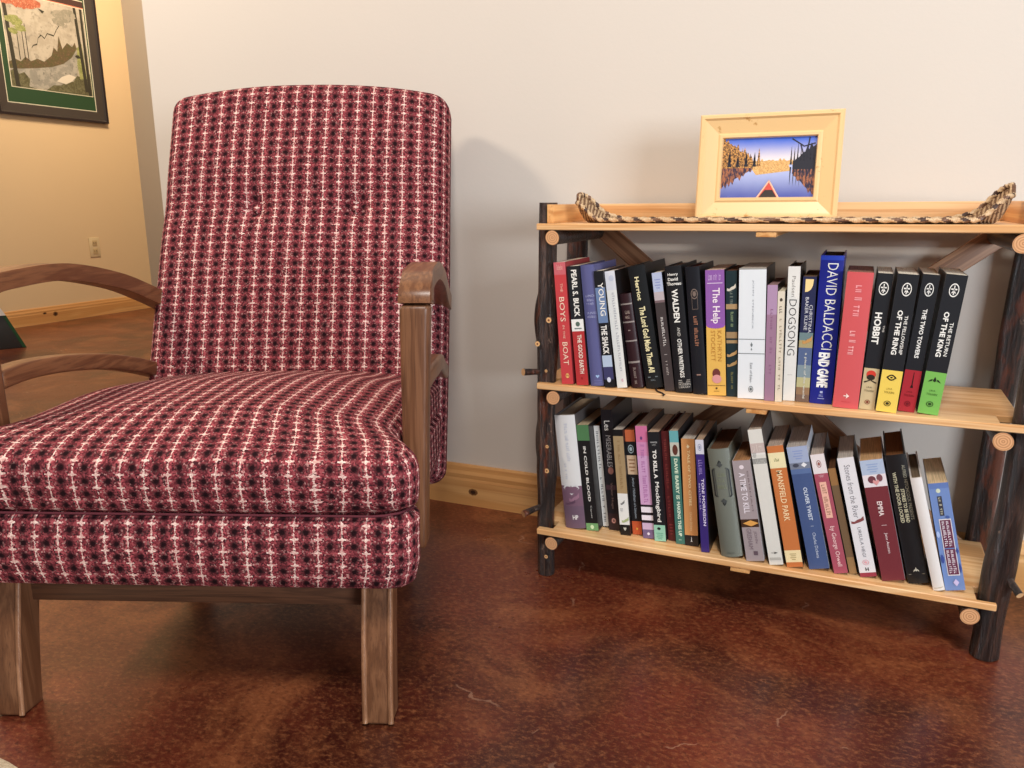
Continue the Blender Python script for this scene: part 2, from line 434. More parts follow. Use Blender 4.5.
ph.build('lake_photograph', pm, pf, loc=(0, 0, FH/2))
el = MB(); el.prism([(-.03, 0), (.03, 0), (.018, .12), (-.018, .12)], 0, .003, 0, lambda x, y_, z: (x, z, y_))
el.build('easel_back', plain((60, 48, 38)), pf, loc=(0, .0235, .002), rot=(math.radians(9), 0, 0))

# large picture on the yellow wall
LW, LH = .72, .87
lp = tag(empty('wall_picture', (-4.58, 3.515, 1.222), (0, 0, PI/2)), 'dark framed landscape print with a green mat hanging on the yellow wall', 'picture')
rect_moulding(LW, LH, [(0, 0), (0, .022), (.006, .026), (.012, .024), (.018, .016), (.058, .013), (.064, .012), (.066, .010), (.066, 0)]).build('moulding', plain((60, 52, 48), .3, .6), lp, loc=(0, 0, LH/2))
rect_moulding(LW+.004, LH+.004, [(0, 0), (0, .028), (.010, .028), (.014, .022), (.014, 0)]).build('outer_moulding', plain((36, 26, 28), .3), lp, loc=(0, 0, LH/2))
rect_moulding(LW-.13, LH-.13, [(0, 0), (0, .0105), (.005, .0105), (.005, 0)]).build('mat_fillet', plain((206, 200, 180)), lp, loc=(0, 0, LH/2))
MB().box(-LW/2+.066, LW/2-.066, -.008, 0, .066, LH-.066).build('green_mat', plain((36, 66, 38), .6), lp)
AW, AH = .53, .51
art = MB(); art.box(-AW/2-.004, AW/2+.004, -.0095, -.0082, -AH/2-.004, AH/2+.004, 8); y = -.0098
flat(art, [(-AW/2, -AH/2), (AW/2, -AH/2), (AW/2, AH/2), (-AW/2, AH/2)], y, 0)
def A_(pts): return [((u-.5)*AW, (.5-v)*AH) for u, v in pts]
r = random.Random(5)
flat(art, A_([(.0, .82), (.12, .76), (.3, .73), (.5, .68), (.68, .60), (.80, .5), (.86, .45), (.9, .55), (.84, .66), (.82, .78), (.7, .88), (.45, .98), (.15, .99), (0, .96)]), y-.0002, 1)
flat(art, A_([(.0, .74), (.08, .70), (.14, .72), (.2, .66), (.26, .70), (.34, .66), (.42, .68), (.52, .60), (.56, .50), (.60, .54), (.64, .36), (.67, .50), (.74, .42), (.80, .46), (.84, .40), (.86, .47), (.78, .58), (.66, .67), (.5, .73), (.3, .77), (.12, .80), (0, .81)]), y-.0004, 2)
flat(art, A_([(0, .84), (.06, .80), (.1, .86), (.16, .83), (.22, .90), (.2, .98), (.3, 1), (0, 1)]), y-.0005, 3)
flat(art, A_([(.4, 1), (.5, .93), (.6, .92), (.68, .84), (.76, .86), (.82, .78), (.9, .80), (1, .74), (1, 1)]), y-.0005, 3)
flat(art, A_([(.55, .88), (.62, .82), (.72, .78), (.8, .8), (.74, .86), (.66, .9)]), y-.0006, 4)
flat(art, A_([(.86, .46), (.93, .40), (.94, .6), (.95, .8), (.86, .82), (.84, .66)]), y-.0006, 5)
for u0, w0, u1, v0, v1 in ((.03, .05, .07, 0, 1), (.89, .045, .93, 0, .96), (.97, .04, .97, 0, 1)):
    flat(art, A_([(u0-w0*.5, v0), (u0+w0*.3, v0), (u1+w0*.5, v1), (u1-w0*.5, v1)]), y-.0007, 6)
for u in (.13, .19, .23):
    flat(art, A_([(u, .30), (u+.008, .30), (u+.012, .70), (u+.002, .70)]), y-.0007, 6)
for kk, (cu_, cv_, rr, mi) in enumerate(((.12, .28, .10, 5), (.18, .36, .07, 5), (.09, .40, .06, 5), (.14, .05, .16, 7), (.32, .06, .13, 7), (.04, .08, .1, 7), (.24, .1, .08, 7), (.72, .13, .13, 9), (.66, .2, .08, 9), (.8, .1, .1, 9), (.86, .56, .035, 6))):
    pts = [(cu_+math.cos(q*PI/9)*rr*kq, cv_+math.sin(q*PI/9)*rr*.55*kq) for q in range(18) for kq in (.75+.4*r.random(),)]
    pts = [(min(max(a, 0), 1), min(max(b_, 0), 1)) for a, b_ in pts]
    flat(art, A_(pts), y-.0008-.00004*kk, mi)
br = [(.68, .22), (.62, .30), (.58, .37), (.50, .36), (.46, .42), (.42, .39), (.38, .43), (.36, .50), (.31, .52), (.29, .55)]
for (a, b_), (c, d_) in zip(br, br[1:]):
    flat(art, A_([(a, b_-.008), (c, d_-.005), (c, d_+.005), (a, b_+.010)]), y-.0010, 6)
flat(art, A_([(.42, .10), (.50, .12), (.47, .15)]), y-.0010, 6)
art.build('landscape_print', [speckle('print_sky', (168, 158, 144), (184, 174, 160), (150, 142, 130), 9), speckle('print_river', (140, 136, 128), (164, 158, 148), (116, 112, 106), 22),
    speckle('print_far_bank', (96, 78, 58), (84, 80, 50), (120, 98, 74), 60), speckle('print_brush', (86, 82, 56), (110, 106, 80), (60, 56, 44), 70), plain((206, 196, 182)),
    speckle('print_leaves', (150, 152, 96), (126, 130, 76), (170, 168, 120), 60), plain((52, 48, 38)), speckle('print_red_leaves', (160, 84, 62), (182, 104, 80), (210, 170, 140), 70), plain((222, 214, 190)), speckle('print_cloud', (140, 134, 120), (158, 150, 136), (126, 120, 108), 30)],
    lp, loc=(.012, 0, .413))
MB().box(-AW/2-.004, AW/2+.004, -.0098, -.0085, .676, .715).build('print_caption_band', plain((70, 46, 40)), lp, loc=(.012, 0, 0))
MB().box(-AW/2-.004, AW/2+.004, -.0103, -.0098, .672, .677).build('print_line', plain((206, 120, 96)), lp, loc=(.012, 0, 0))
MB().box(-AW/2-.004, AW/2+.004, -.0103, -.0098, .712, .717).build('print_line', plain((206, 200, 180)), lp, loc=(.012, 0, 0))

# dark green box with a white lid lying by the yellow wall, at the left edge of the photo
gb = tag(empty('storage_carton', (-4.15, 2.585, .0), (0, 0, math.radians(62))), 'dark green and black carton with a white top on the floor beside the yellow wall', 'carton')
q = MB(); q.prism([(-.17, 0), (.17, .0), (.10, .17), (-.22, .17)], -.22, .10, 0, lambda x, y_, z: (x, z, y_))
q.build('carton_body', [plain((54, 52, 50), .4)], gb, bevel=.004)
MB().prism([(.166, .002), (.182, .0), (.112, .172), (.098, .17)], -.221, .101, 0, lambda x, y_, z: (x, z, y_)).build('green_side', plain((28, 74, 34), .5), gb)
MB().prism([(-.225, .171), (.112, .171), (.09, .215), (-.24, .215)], -.225, .104, 0, lambda x, y_, z: (x, z, y_)).build('white_top', plain((236, 226, 214), .5), gb)

# rug corner at bottom left
rg = MB(); n = 72; vs = []
rc = (-1.02, -.283); RX, RY = .83, .83
def rugpt(th, s_, z): return (rc[0]+math.cos(th)*RX*s_, rc[1]+math.sin(th)*RY*s_, z)
prof_r = [(0.0, .007), (.60, .007), (.93, .007), (.955, .010), (.985, .010), (1.0, .006), (1.0, 0.0005)]
for s_, z in prof_r[1:]:
    for i in range(n): vs.append(rugpt(2*PI*i/n, s_, z))
fs = [tuple(range(n))]; ms = [0]
for k in range(len(prof_r)-2):
    for i in range(n):
        fs.append((k*n+i, k*n+(i+1) % n, (k+1)*n+(i+1) % n, (k+1)*n+i)); ms.append(1 if k >= 2 else 0)
rg.add(vs, fs, ms)
tag(rg.build('rug', [speckle('beige_rug_pile', (176, 158, 140), (150, 132, 116), (120, 102, 92), 160), speckle('cream_rug_border', (206, 190, 166), (186, 168, 142), (160, 140, 118), 220)], smooth='auto'),
    'round beige rug with a cream border at the bottom left of the floor', 'rug')

# ------------------------------------------------------------------ armchair
CH = tag(empty('armchair', (-.806, .719, 0), (0, 0, math.radians(21))),
         'wooden armchair upholstered in red, black and white woven tweed with a tall buttoned back', 'armchair')
def grid_box(nx, ny, nz, X, Y, Z, r, deform, name, parent, mats=None, uvmode=0, tri=None):
    """rounded box with dense grid; X,Y,Z = (lo,hi); unrolled metric UVs"""
    mb = MB(); lo = Vector((X[0], Y[0], Z[0])); hi = Vector((X[1], Y[1], Z[1]))
    def rnd(p):
        c = Vector([min(max(p[i], lo[i]+r[i]), hi[i]-r[i]) for i in range(3)])
        d = Vector([(p[i]-c[i])/r[i] for i in range(3)])
        L = d.length
        if L > 1e-9:
            mx = max(abs(q) for q in d)
            d = d*(mx/L)
        return Vector([c[i]+d[i]*r[i] for i in range(3)])
    def face(fx, nu, nv):
        vs = []; uv = []
        for j in range(nv+1):
            for i in range(nu+1):
                p, t_ = fx(i/nu, j/nv); vs.append(deform(rnd(p))); uv.append(t_)
        fs = [(j*(nu+1)+i, j*(nu+1)+i+1, (j+1)*(nu+1)+i+1, (j+1)*(nu+1)+i) for j in range(nv) for i in range(nu)]
        mb.add(vs, fs, 0, [[uv[k] for k in f] for f in fs])
    dx_, dy_, dz_ = hi-lo
    xm = (lo.x+hi.x)/2
    # front (y=lo), back, top, bottom, left, right
    face(lambda a, b_: (Vector((lo.x+dx_*a, lo.y, lo.z+dz_*b_)), (lo.x+dx_*a-xm, b_*dz_)), nx, nz)
    face(lambda a, b_: (Vector((lo.x+dx_*a, hi.y, lo.z+dz_*b_)), (lo.x+dx_*a-xm, -b_*dz_-.01)), nx, nz)
    face(lambda a, b_: (Vector((lo.x+dx_*a, lo.y+dy_*b_, hi.z)), (lo.x+dx_*a-xm, dz_+b_*dy_)), nx, ny)
    face(lambda a, b_: (Vector((lo.x+dx_*a, lo.y+dy_*b_, lo.z)), (lo.x+dx_*a-xm, -b_*dy_)), nx, ny)
    face(lambda a, b_: (Vector((lo.x, lo.y+dy_*a, lo.z+dz_*b_)), (-dx_/2-a*dy_, b_*dz_)), ny, nz)
    face(lambda a, b_: (Vector((hi.x, lo.y+dy_*a, lo.z+dz_*b_)), (dx_/2+a*dy_, b_*dz_)), ny, nz)
    me_o = mb.build(name, mats or M['fabric'], parent, smooth=True)
    bm = bmesh.new(); bm.from_mesh(me_o.data); bmesh.ops.remove_doubles(bm, verts=bm.verts, dist=1e-5)
    bmesh.ops.recalc_face_normals(bm, faces=bm.faces); bm.to_mesh(me_o.data); bm.free()
    return me_o
def sst(x, a, b_):
    t_ = min(max((x-a)/(b_-a), 0), 1); return t_*t_*(3-2*t_)
# seat base (boxed band) : local x across, y back, z up
def wfac(y_): return 1.0 - .130*sst(y_, -.02, .10)
def def_base(p):
    x, y_, z = p
    f = (z-.205)/.11
    x *= wfac(y_)*(.975+.030*sst(f, 0, .45))
    y_ -= .010*math.sin(PI*min(max(f, 0), 1))*(1-sst(y_, 0, .1))
    return Vector((x, y_, z))
grid_box(44, 40, 10, (-.331, .331), (-.03, .56), (.205, .3165), (.045, .045, .007), def_base, 'seat_base', CH)
def def_cush(p):
    x, y_, z = p
    top = sst(z, .33, .40)
    low = 1-sst(z, .3085, .335)
    bulge = math.sin(PI*min(max((z-.31)/.095, 0), 1))
    cx = 1-(abs(x)/.33)**2.6
    if low > 0 and y_ < .1:
        y_ -= .016*low*max(0, 1-(abs(x)/.30)**6)*(1-sst(y_, -.02, .05))
    if low > 0: x += math.copysign(.012*low, x) if abs(x) > .25 else 0
    cy = sst(y_, -.03, .10)*(1-.45*sst(y_, .25, .56))
    x *= wfac(y_)
    x += math.copysign(.008*bulge, x)*(1-sst(y_, .0, .08)) if abs(x) > .2 else 0
    y_ -= .012*bulge*(1-sst(y_, 0, .1))
    z += top*(.024*max(cx, 0)*cy - .030*sst(y_, .22, .56) + .004*math.sin(x*9+1)*cy)
    z += .0025*noise.noise(Vector((x*7, y_*7, 0)))*top
    return Vector((x, y_, z))
grid_box(60, 50, 14, (-.329, .329), (-.028, .56), (.3085, .402), (.050, .050, .026), def_cush, 'seat_cushion', CH)
# welt line between them
pts = []
for i in range(70):
    a = i/69
    if a < .2: p = (-.322*wfac(.45-(a/.2)*.42), .45-(a/.2)*.42)
    elif a > .8: p = (.322*wfac(.03+((a-.8)/.2)*.42), .03+((a-.8)/.2)*.42)
    else:
        u_ = (a-.2)/.6; x = -.322+.644*u_
        e = max(0, abs(x)-.267)/.055; p = (x, -.0345+.05*(1-math.sqrt(max(0, 1-e*e)))-.0)
    pts.append((p[0], p[1], .3152))
MB().tube(pts, .0017, 8).build('welt', plain((98, 48, 56), .95, .1), CH, smooth=True)
# backrest : local frame along rake
RK = math.atan2(.215, .545)
def back_xf(p):
    x, n, t_ = p           # n = depth (0 front .. .10 back), t_ = height along rake from the seat junction
    return Vector((x, .505+t_*math.sin(RK)+n*math.cos(RK), .38+t_*math.cos(RK)-n*math.sin(RK)))
BT = [(-.089, .337), (.110, .337)]
def def_back(p):
    x, n, t_ = p
    front = 1-sst(n, .0, .06)
    n -= front*(.020*(1-(abs(x)/.29)**2.2)*(.55+.45*math.sin(PI*min(max((t_+.05)/.62, 0), 1))))
    for bx_, bt in BT:
        d = math.hypot(x-bx_, (t_-bt)*1.0)
        n += front*(.015*math.exp(-(d/.026)**2)+.007*math.exp(-((x-bx_)/.018)**2)*math.exp(-(max(0, t_-bt)/.05))*(1 if t_ > bt-.02 else 0))
    n += front*(.006*math.exp(-((t_-.345)/.05)**2))
    t_ += (.026*(1-abs(x/.285)**2.4)-.006)*sst(t_, .42, .6)
    x *= 1.028-.022*sst(t_, .0, .6)
    if n < .02: n += .0015*noise.noise(Vector((x*8, t_*8, 3)))
    return back_xf((x, n, t_))
grid_box(64, 12, 78, (-.287, .287), (0, .095), (-.205, .589), (.034, .036, .030), def_back, 'backrest', CH)
for bx_, bt in BT:
    mb = MB(); n_ = 16; vs = []; fs = []; uv = []
    for j in range(6):
        ph_ = j/5*PI/2
        for i in range(n_):
            vs.append(Vector((math.cos(2*PI*i/n_)*.0095*math.cos(ph_), -.0055*math.sin(ph_), math.sin(2*PI*i/n_)*.0095*math.cos(ph_))))
    for j in range(5):
        for i in range(n_): fs.append((j*n_+i, j*n_+(i+1) % n_, (j+1)*n_+(i+1) % n_, (j+1)*n_+i))
    uvs = [[(vs[k].x+.015, vs[k].z+.008) for k in f] for f in fs]
    mb.add(vs, fs, 0, uvs)
    o = mb.build('button', M['fabric'], CH, smooth=True)
    o.location = back_xf((bx_, .0045, bt)); o.rotation_euler = (-RK, 0, 0)
# wood
def sweep_rect(path, w, th, a0, name, parent, mat, bev=.006, thf=None, plan=None):
    """path in (y,z); cross-section w across x centred a0, th perpendicular in the yz plane"""
    mb = MB(); n = len(path); vs = []
    for i, (y_, z) in enumerate(path):
        a = path[max(i-1, 0)]; b_ = path[min(i+1, n-1)]
        t_ = Vector((b_[0]-a[0], b_[1]-a[1])).normalized(); nr = Vector((-t_[1], t_[0]))
        h = (thf(i/(n-1)) if thf else th)/2
        ww = w(i/(n-1)) if callable(w) else w
        for sx, sn in ((-1, -1), (1, -1), (1, 1), (-1, 1)):
            vs.append((a0+(plan(i/(n-1)) if plan else 0)+sx*ww/2, y_+nr[0]*h*sn, z+nr[1]*h*sn))
    fs = [(0, 1, 2, 3), (4*n-1, 4*n-2, 4*n-3, 4*n-4)]
    for i in range(n-1):
        for k in range(4): fs.append((4*i+k, 4*i+(k+1) % 4, 4*i+4+(k+1) % 4, 4*i+4+k))
    mb.add(vs, fs)
    o = mb.build(name, mat, parent)
    bm = bmesh.new(); bm.from_mesh(o.data)
    ed = [e for e in bm.edges if len(e.link_faces) == 2 and e.calc_face_angle(0) > .9]
    bmesh.ops.bevel(bm, geom=ed, offset=bev, segments=3, affect='EDGES', clamp_overlap=True, profile=.5)
    for f in bm.faces: f.smooth = True
    bm.to_mesh(o.data); bm.free()
    try: o.data.set_sharp_from_angle(angle=math.radians(50))
    except Exception: pass
    return o
def spline(pts, n=26):
    out = []; P = [pts[0]]+list(pts)+[pts[-1]]
    for s_ in range(len(pts)-1):
        p0, p1, p2, p3 = P[s_:s_+4]
        for k in range(n//(len(pts)-1)+1):
            t_ = k/(n//(len(pts)-1)+1)
            out.append(tuple(.5*((2*p1[i])+(-p0[i]+p2[i])*t_+(2*p0[i]-5*p1[i]+4*p2[i]-p3[i])*t_*t_+(-p0[i]+3*p1[i]-3*p2[i]+p3[i])*t_**3) for i in range(len(p1))))
    out.append(tuple(pts[-1])); return out
for sx in (-1, 1):
    ax_ = sx*.3150
    sweep_rect(spline([(.104, .215), (.102, .33), (.102, .46), (.104, .567)], 12), lambda q: .030+.011*q, .034, sx*.3035, 'arm_post', CH, M['chairwood'], .006, plan=lambda q: sx*.0095*q)
    ax_ = sx*.3135
    sweep_rect(spline([(.103, .5675), (.106, .577), (.122, .589), (.160, .5965), (.29, .597), (.43, .570), (.53, .536), (.60, .508)], 48), lambda q: .043-.010*sst(q, .3, 1), .03, ax_, 'armrest', CH, M['armwood'], .009,
               lambda q: .034-.007*sst(q, .1, .3)+.002*sst(q, .7, 1.0), plan=lambda q: -sx*.030*sst(q, .25, 1.0))
    sweep_rect(spline([(.118, .455), (.18, .457), (.27, .450), (.37, .433), (.46, .408), (.54, .380)], 30), .034, .028, ax_-sx*.004, 'lower_arm_rail', CH, M['armwood'], .006, plan=lambda q: -sx*.028*sst(q, .2, 1.0))
    # sabre front leg with beaded front edges
    path = spline([(.045, .210), (.034, .165), (.022, .11), (.012, .05), (.006, .0)], 20)
    lx = sx*.261
    sweep_rect(path, .040, .046, lx, 'front_leg', CH, M['chairwood'], .004)
    for ex in (-.0178, .0178):
        pl = [(lx+ex, y_-.0225, max(z, .004)) for y_, z in path]
        MB().tube(pl, .0040, 8).build('leg_bead', M['beadwood'], CH, smooth=True)
    path = spline([(.46, .208), (.46, .14), (.465, .07), (.475, .0)], 16)
    sweep_rect(path, .036, .036, sx*.205, 'rear_leg', CH, M['railwood'], .004)
    MB().box(sx*.235-.012, sx*.235+.012, .06, .48, .175, .208).build('side_rail', M['railwood'], CH, bevel=.002)
MB().box(-.245, .245, .038, .060, .152, .209).build('front_rail', M['railwood'], CH, bevel=.002)
MB().box(-.245, .245, .48, .50, .165, .209).build('rear_rail', M['railwood'], CH, bevel=.002)

# ------------------------------------------------------------------ bookshelf
BS = tag(empty('bookshelf', (-.14, 1.43, 0)), 'rustic three-tier bookshelf of dark bark-covered posts and pine boards against the cream wall', 'bookshelf')
bo = Vector((-.14, 1.43, 0))
def L3(x, y_, z): return (x-bo.x, y_-bo.y, z)
def post(x, y_, z0, z1, r0, seed, lean=(0, 0), bulges=(), mat='bark'):
    pts = []; n = 44
    for i in range(n):
        f = i/(n-1); z = z0+(z1-z0)*f
        ox = .004*noise.noise(Vector((seed, f*3.5, 0))); oy = .003*noise.noise(Vector((seed+9, f*3.5, 0)))
        pts.append(L3(x+ox+lean[0]*f, y_+oy+lean[1]*f, z))
    def rad(f):
        rr = r0*(1+.10*noise.noise(Vector((seed*3, f*7, 2))))
        for bz, ba, bw in bulges: rr += ba*math.exp(-((f-bz)/bw)**2)
        return rr
    mb = MB(); mb.tube(pts, rad, 22, 0, 0, lobe=lambda i, th: 1+.035*math.sin(3*th+seed)+.03*noise.noise(Vector((math.cos(th)*2.4, math.sin(th)*2.4, i*.25+seed))))
    return mb.build('post', M[mat], BS, smooth='auto')
post(-.5105, 1.3185, .0015, .700, .0160, 1.0, (.001, 0), ((.66, .0045, .09), (.30, .0030, .07)))
post(.2262, 1.3185, .0015, .700, .0205, 4.0, (.028, 0), ((.2, .001, .1),), 'bark_dark')
post(-.540, 1.560, .0015, .655, .021, 7.0, (.002, 0), ((.42, .003, .07),), 'bark_red')
post(.230, 1.560, .0015, .655, .0195, 12.0, (.022, 0), ((.75, .002, .08),), 'bark_red')
T = .011
def shelf_board(z, name, x0=-.5190, x1=.2335, tray=False, rx1=.2405):
    poly = [(x0, 1.287), (x1+.001, 1.287), (x1+.001, 1.2960)]
    poly += [(.2035, 1.2960), (.2035, 1.3415), (rx1, 1.3415), (rx1, 1.536), (-.525, 1.536), (-.525, 1.3375), (-.4915, 1.3375), (-.4915, 1.3005), (x0, 1.3005)]
    mb = MB()
    # triangulated in bmesh (concave outline)
    bm = bmesh.new(); vv = [bm.verts.new((*L3(px_, py_, z),)) for px_, py_ in poly]; f = bm.faces.new(vv)
    r_ = bmesh.ops.extrude_face_region(bm, geom=[f]); bmesh.ops.translate(bm, vec=(0, 0, T), verts=[g for g in r_['geom'] if isinstance(g, bmesh.types.BMVert)])
    bmesh.ops.recalc_face_normals(bm, faces=bm.faces)
    ed = [e for e in bm.edges if e.calc_face_angle(0) > .5]
    bmesh.ops.bevel(bm, geom=ed, offset=.0012, segments=1, affect='EDGES', clamp_overlap=True)
    me = bpy.data.meshes.new(name); bm.to_mesh(me); bm.free(); me.materials.append(M['pine_x'])
    o = bpy.data.objects.new(name, me); COL.objects.link(o); o.parent = BS
    return o
Z1, Z2, Z3 = .654, .3725, .092
shelf_board(Z1, 'top_board', x1=.262, rx1=.262); shelf_board(Z2, 'shelf_board', x1=.2545, rx1=.236); shelf_board(Z3, 'shelf_board', x1=.2285, rx1=.236)
# tray rim
t0, t1 = Z1+T, .697
MB().box(-.552+.14, .246+.14, 1.560-1.43+.0, 1.572-1.43, t0-.02, t1).build('tray_back_board', M['pine_x'], BS, bevel=.001)
MB().box(-.5045+.14, -.4925+.14, 1.3005-1.43, 1.560-1.43, t0, t1).build('tray_side_board', M['pine_y'], BS, bevel=.001)
MB().box(.2060+.14, .218+.14, 1.3415-1.43, 1.560-1.43, t0, t1).build('tray_side_board', M['pine_y'], BS, bevel=.001)
# side logs (rungs), sawn ends show pale
def rung(x, z, r_, y0=1.284, y1=1.578, seed=0):
    pts = [L3(x+.0015*noise.noise(Vector((seed, i*.5, 1))), y0+(y1-y0)*i/14, z) for i in range(15)]
    mb = MB(); mb.tube(pts, r_, 26, 0, 1, lobe=lambda i, th: 1+.03*math.sin(2*th+seed))
    o = mb.build('side_log', [M['bark'], M['end']], BS, smooth='auto')
    # move origin to the front face so ring pattern centres there
    c = Vector(pts[0])
    for v in o.data.vertices: v.co -= c
    o.location = c
    return o
for k, (x, z, r_) in enumerate(((-.4885, .6415, .0124), (-.4860, .3598, .0125), (-.4880, .0792, .0122), (.2010, .6405, .0134), (.2080, .3588, .0135), (.1955, .0785, .0132))):
    rung(x, z, r_, seed=k*3.1)
# centre crosspieces
for x, z, w_ in ((-.139, Z1, .030), (-.137, Z2, .032), (-.147, Z3, .032)):
    MB().box(x-w_/2+.14, x+w_/2+.14, 1.2895-1.43, 1.545-1.43, z-.0085, z-.0003).build('crosspiece', M['pine_y'], BS, bevel=.001)
# diagonal braces at the back
def brace(xa, za, xb, zb, y0, y1):
    d = Vector((xb-xa, zb-za)); L_ = d.length; a = math.atan2(d.y, d.x)
    mb = MB().box(0, L_, y0-1.43, y1-1.43, -.019, .019)
    return mb.build('diagonal_brace', M['brace'], BS, bevel=.002, loc=(xa+.14, 0, za), rot=(0, -a, 0))
brace(-.487, .655, .205, .078, 1.5385, 1.5475)
brace(.215, .648, -.50, .082, 1.5480, 1.5570)
# twig stubs
def twig(name, p0, p1, r0, r1):
    pts = [Vector(p0).lerp(Vector(p1), i/6) for i in range(7)]
    mb = MB(); mb.tube([L3(*p) for p in pts], lambda f: r0+(r1-r0)*f, 12, 0, 1)
    return mb.build(name, [M['bark'], plain((226, 180, 130))], BS, smooth='auto')
twig('twig_stub', (-.518, 1.310, .400), (-.5405, 1.277, .404), .0050, .0066)
twig('twig_stub', (-.518, 1.310, .140), (-.5420, 1.277, .132), .0050, .0066)
twig('twig_stub', (.236, 1.320, .145), (.2560, 1.284, .1260), .0060, .0056)
twig('twig_stub', (-.455+.0, 1.56, .137), (-.478, 1.53, .135), .006, .008)
# round pruned knots on the posts
def pknot(x, z, rr, y_):
    mb = MB(); n = 16
    mb.tube([L3(x, y_+.004, z), L3(x, y_, z), L3(x, y_-.0012, z)], lambda f: rr*(1.25-.35*f), n, 0, 1)
    mb.tube([L3(x, y_-.0010, z), L3(x, y_-.0016, z)], rr*.35, 10, 2)
    return mb.build('pruned_knot', [M['bark'], plain((224, 176, 122)), plain((120, 70, 40))], BS, smooth='auto')
for x, z, rr in ((-.500, .497, .0055), (-.5215, .453, .0052), (-.504, .405, .0030), (-.503, .262, .0035), (-.5035, .215, .0050), (-.5045, .043, .0040)):
    pknot(x, z, rr, (1.2975 if .38 < z < .52 else 1.3008)+(.002 if abs(x+.5105) > .008 else 0))
# bowed outer twig that runs beside the left front post
def bow(pts, r_):
    mb = MB(); mb.tube([L3(*p) for p in spline(pts, 30)], lambda f: r_*(.45+.55*math.sin(PI*f)), 12); return mb.build('bent_branch', M['bark'], BS, smooth='auto')
bow([(-.517, 1.325, .565), (-.526, 1.325, .53), (-.529, 1.325, .49), (-.524, 1.325, .445), (-.517, 1.325, .41)], .009)
bow([(-.517, 1.335, .345), (-.528, 1.337, .31), (-.533, 1.338, .26), (-.528, 1.336, .21), (-.517, 1.333, .16)], .008)
bow([(.236, 1.335, .30), (.250, 1.337, .27), (.255, 1.338, .23), (.248, 1.336, .19), (.236, 1.333, .17)], .007)

# ------------------------------------------------------------------ long woven tray on top of the shelf
WT = tag(empty('woven_tray', (-.138, 1.352, t0)), 'long narrow boat-shaped woven tray with a twisted rope rim on top of the bookshelf', 'tray')
def rimpt(th):
    c, s_ = math.cos(th), math.sin(th)
    x = .327*math.copysign(abs(c)**.86, c)
    y_ = .036*math.copysign(abs(s_)**.55, s_)
    e = abs(x)/.327
    back = .5+.5*s_ if True else 0
    lift = .0058+.030*sst(e, .86, 1.0)*(1.15 if x > 0 else .95)
    # rear of the upturned ends rises first
    lift += .014*sst(e, .74, .95)*(1 if s_ > 0 else .0)
    return (x-.0, y_, lift)
N = 420
rp = [rimpt(2*PI*i/N) for i in range(N)]
def rlobe(i, th): return 1+.22*math.cos(2*(th-i*.72))
tan1, tan2, dk = speckle('rope_tan', (206, 176, 138), (184, 150, 112), (226, 204, 172), 300), speckle('rope_brown', (120, 86, 64), (96, 66, 50), (150, 118, 92), 300), plain((66, 44, 36))
mb = MB(); mb.tube(rp, .0036, 12, closed=True, lobe=rlobe, smi=lambda i, th: (2 if ((i*.72-th)/PI % 4) < .8 else (1 if ((i*.72-th)/PI % 2) < .8 else 0)))
mb.build('rope_rim', [tan1, tan2, dk], WT, smooth=True)
mb = MB(); K = 8; vs = []; fs = []
for i in range(N):
    p = Vector(rp[i]); c = Vector((p.x*.93, 0, .0025))
    for k in range(K+1):
        f = k/K; q = c.lerp(p, f); q.z = .002+(p.z-.002)*f**2.2
        q.z += .0007*math.sin(i*1.1+k*2.2)
        vs.append(q)
for i in range(N):
    j = (i+1) % N
    for k in range(K): fs.append((i*(K+1)+k, j*(K+1)+k, j*(K+1)+k+1, i*(K+1)+k+1))
mb.add(vs, fs)
wv = NT('woven_twine'); v = wv.coord('Object', (1, 1, 1)); w1 = wv.n('ShaderNodeTexWave'); wv.l(v, w1.inputs['Vector']); w1.inputs['Scale'].default_value = 60; w1.inputs['Distortion'].default_value = 3
nn = wv.noise(v, 260, 3, .7)
c_ = wv.mix(w1.outputs[1], lin((112, 82, 60)), lin((196, 164, 128))); c_ = wv.mix(wv.ss(nn, .5, .65), c_, lin((90, 62, 48)))
wv.bump(w1.outputs[1], .6, .002); wm = wv.out(c_, .8, .2)
o = mb.build('woven_body', wm, WT, smooth=True)
sm = o.modifiers.new('solid', 'SOLIDIFY'); sm.thickness = .0016; sm.offset = 1

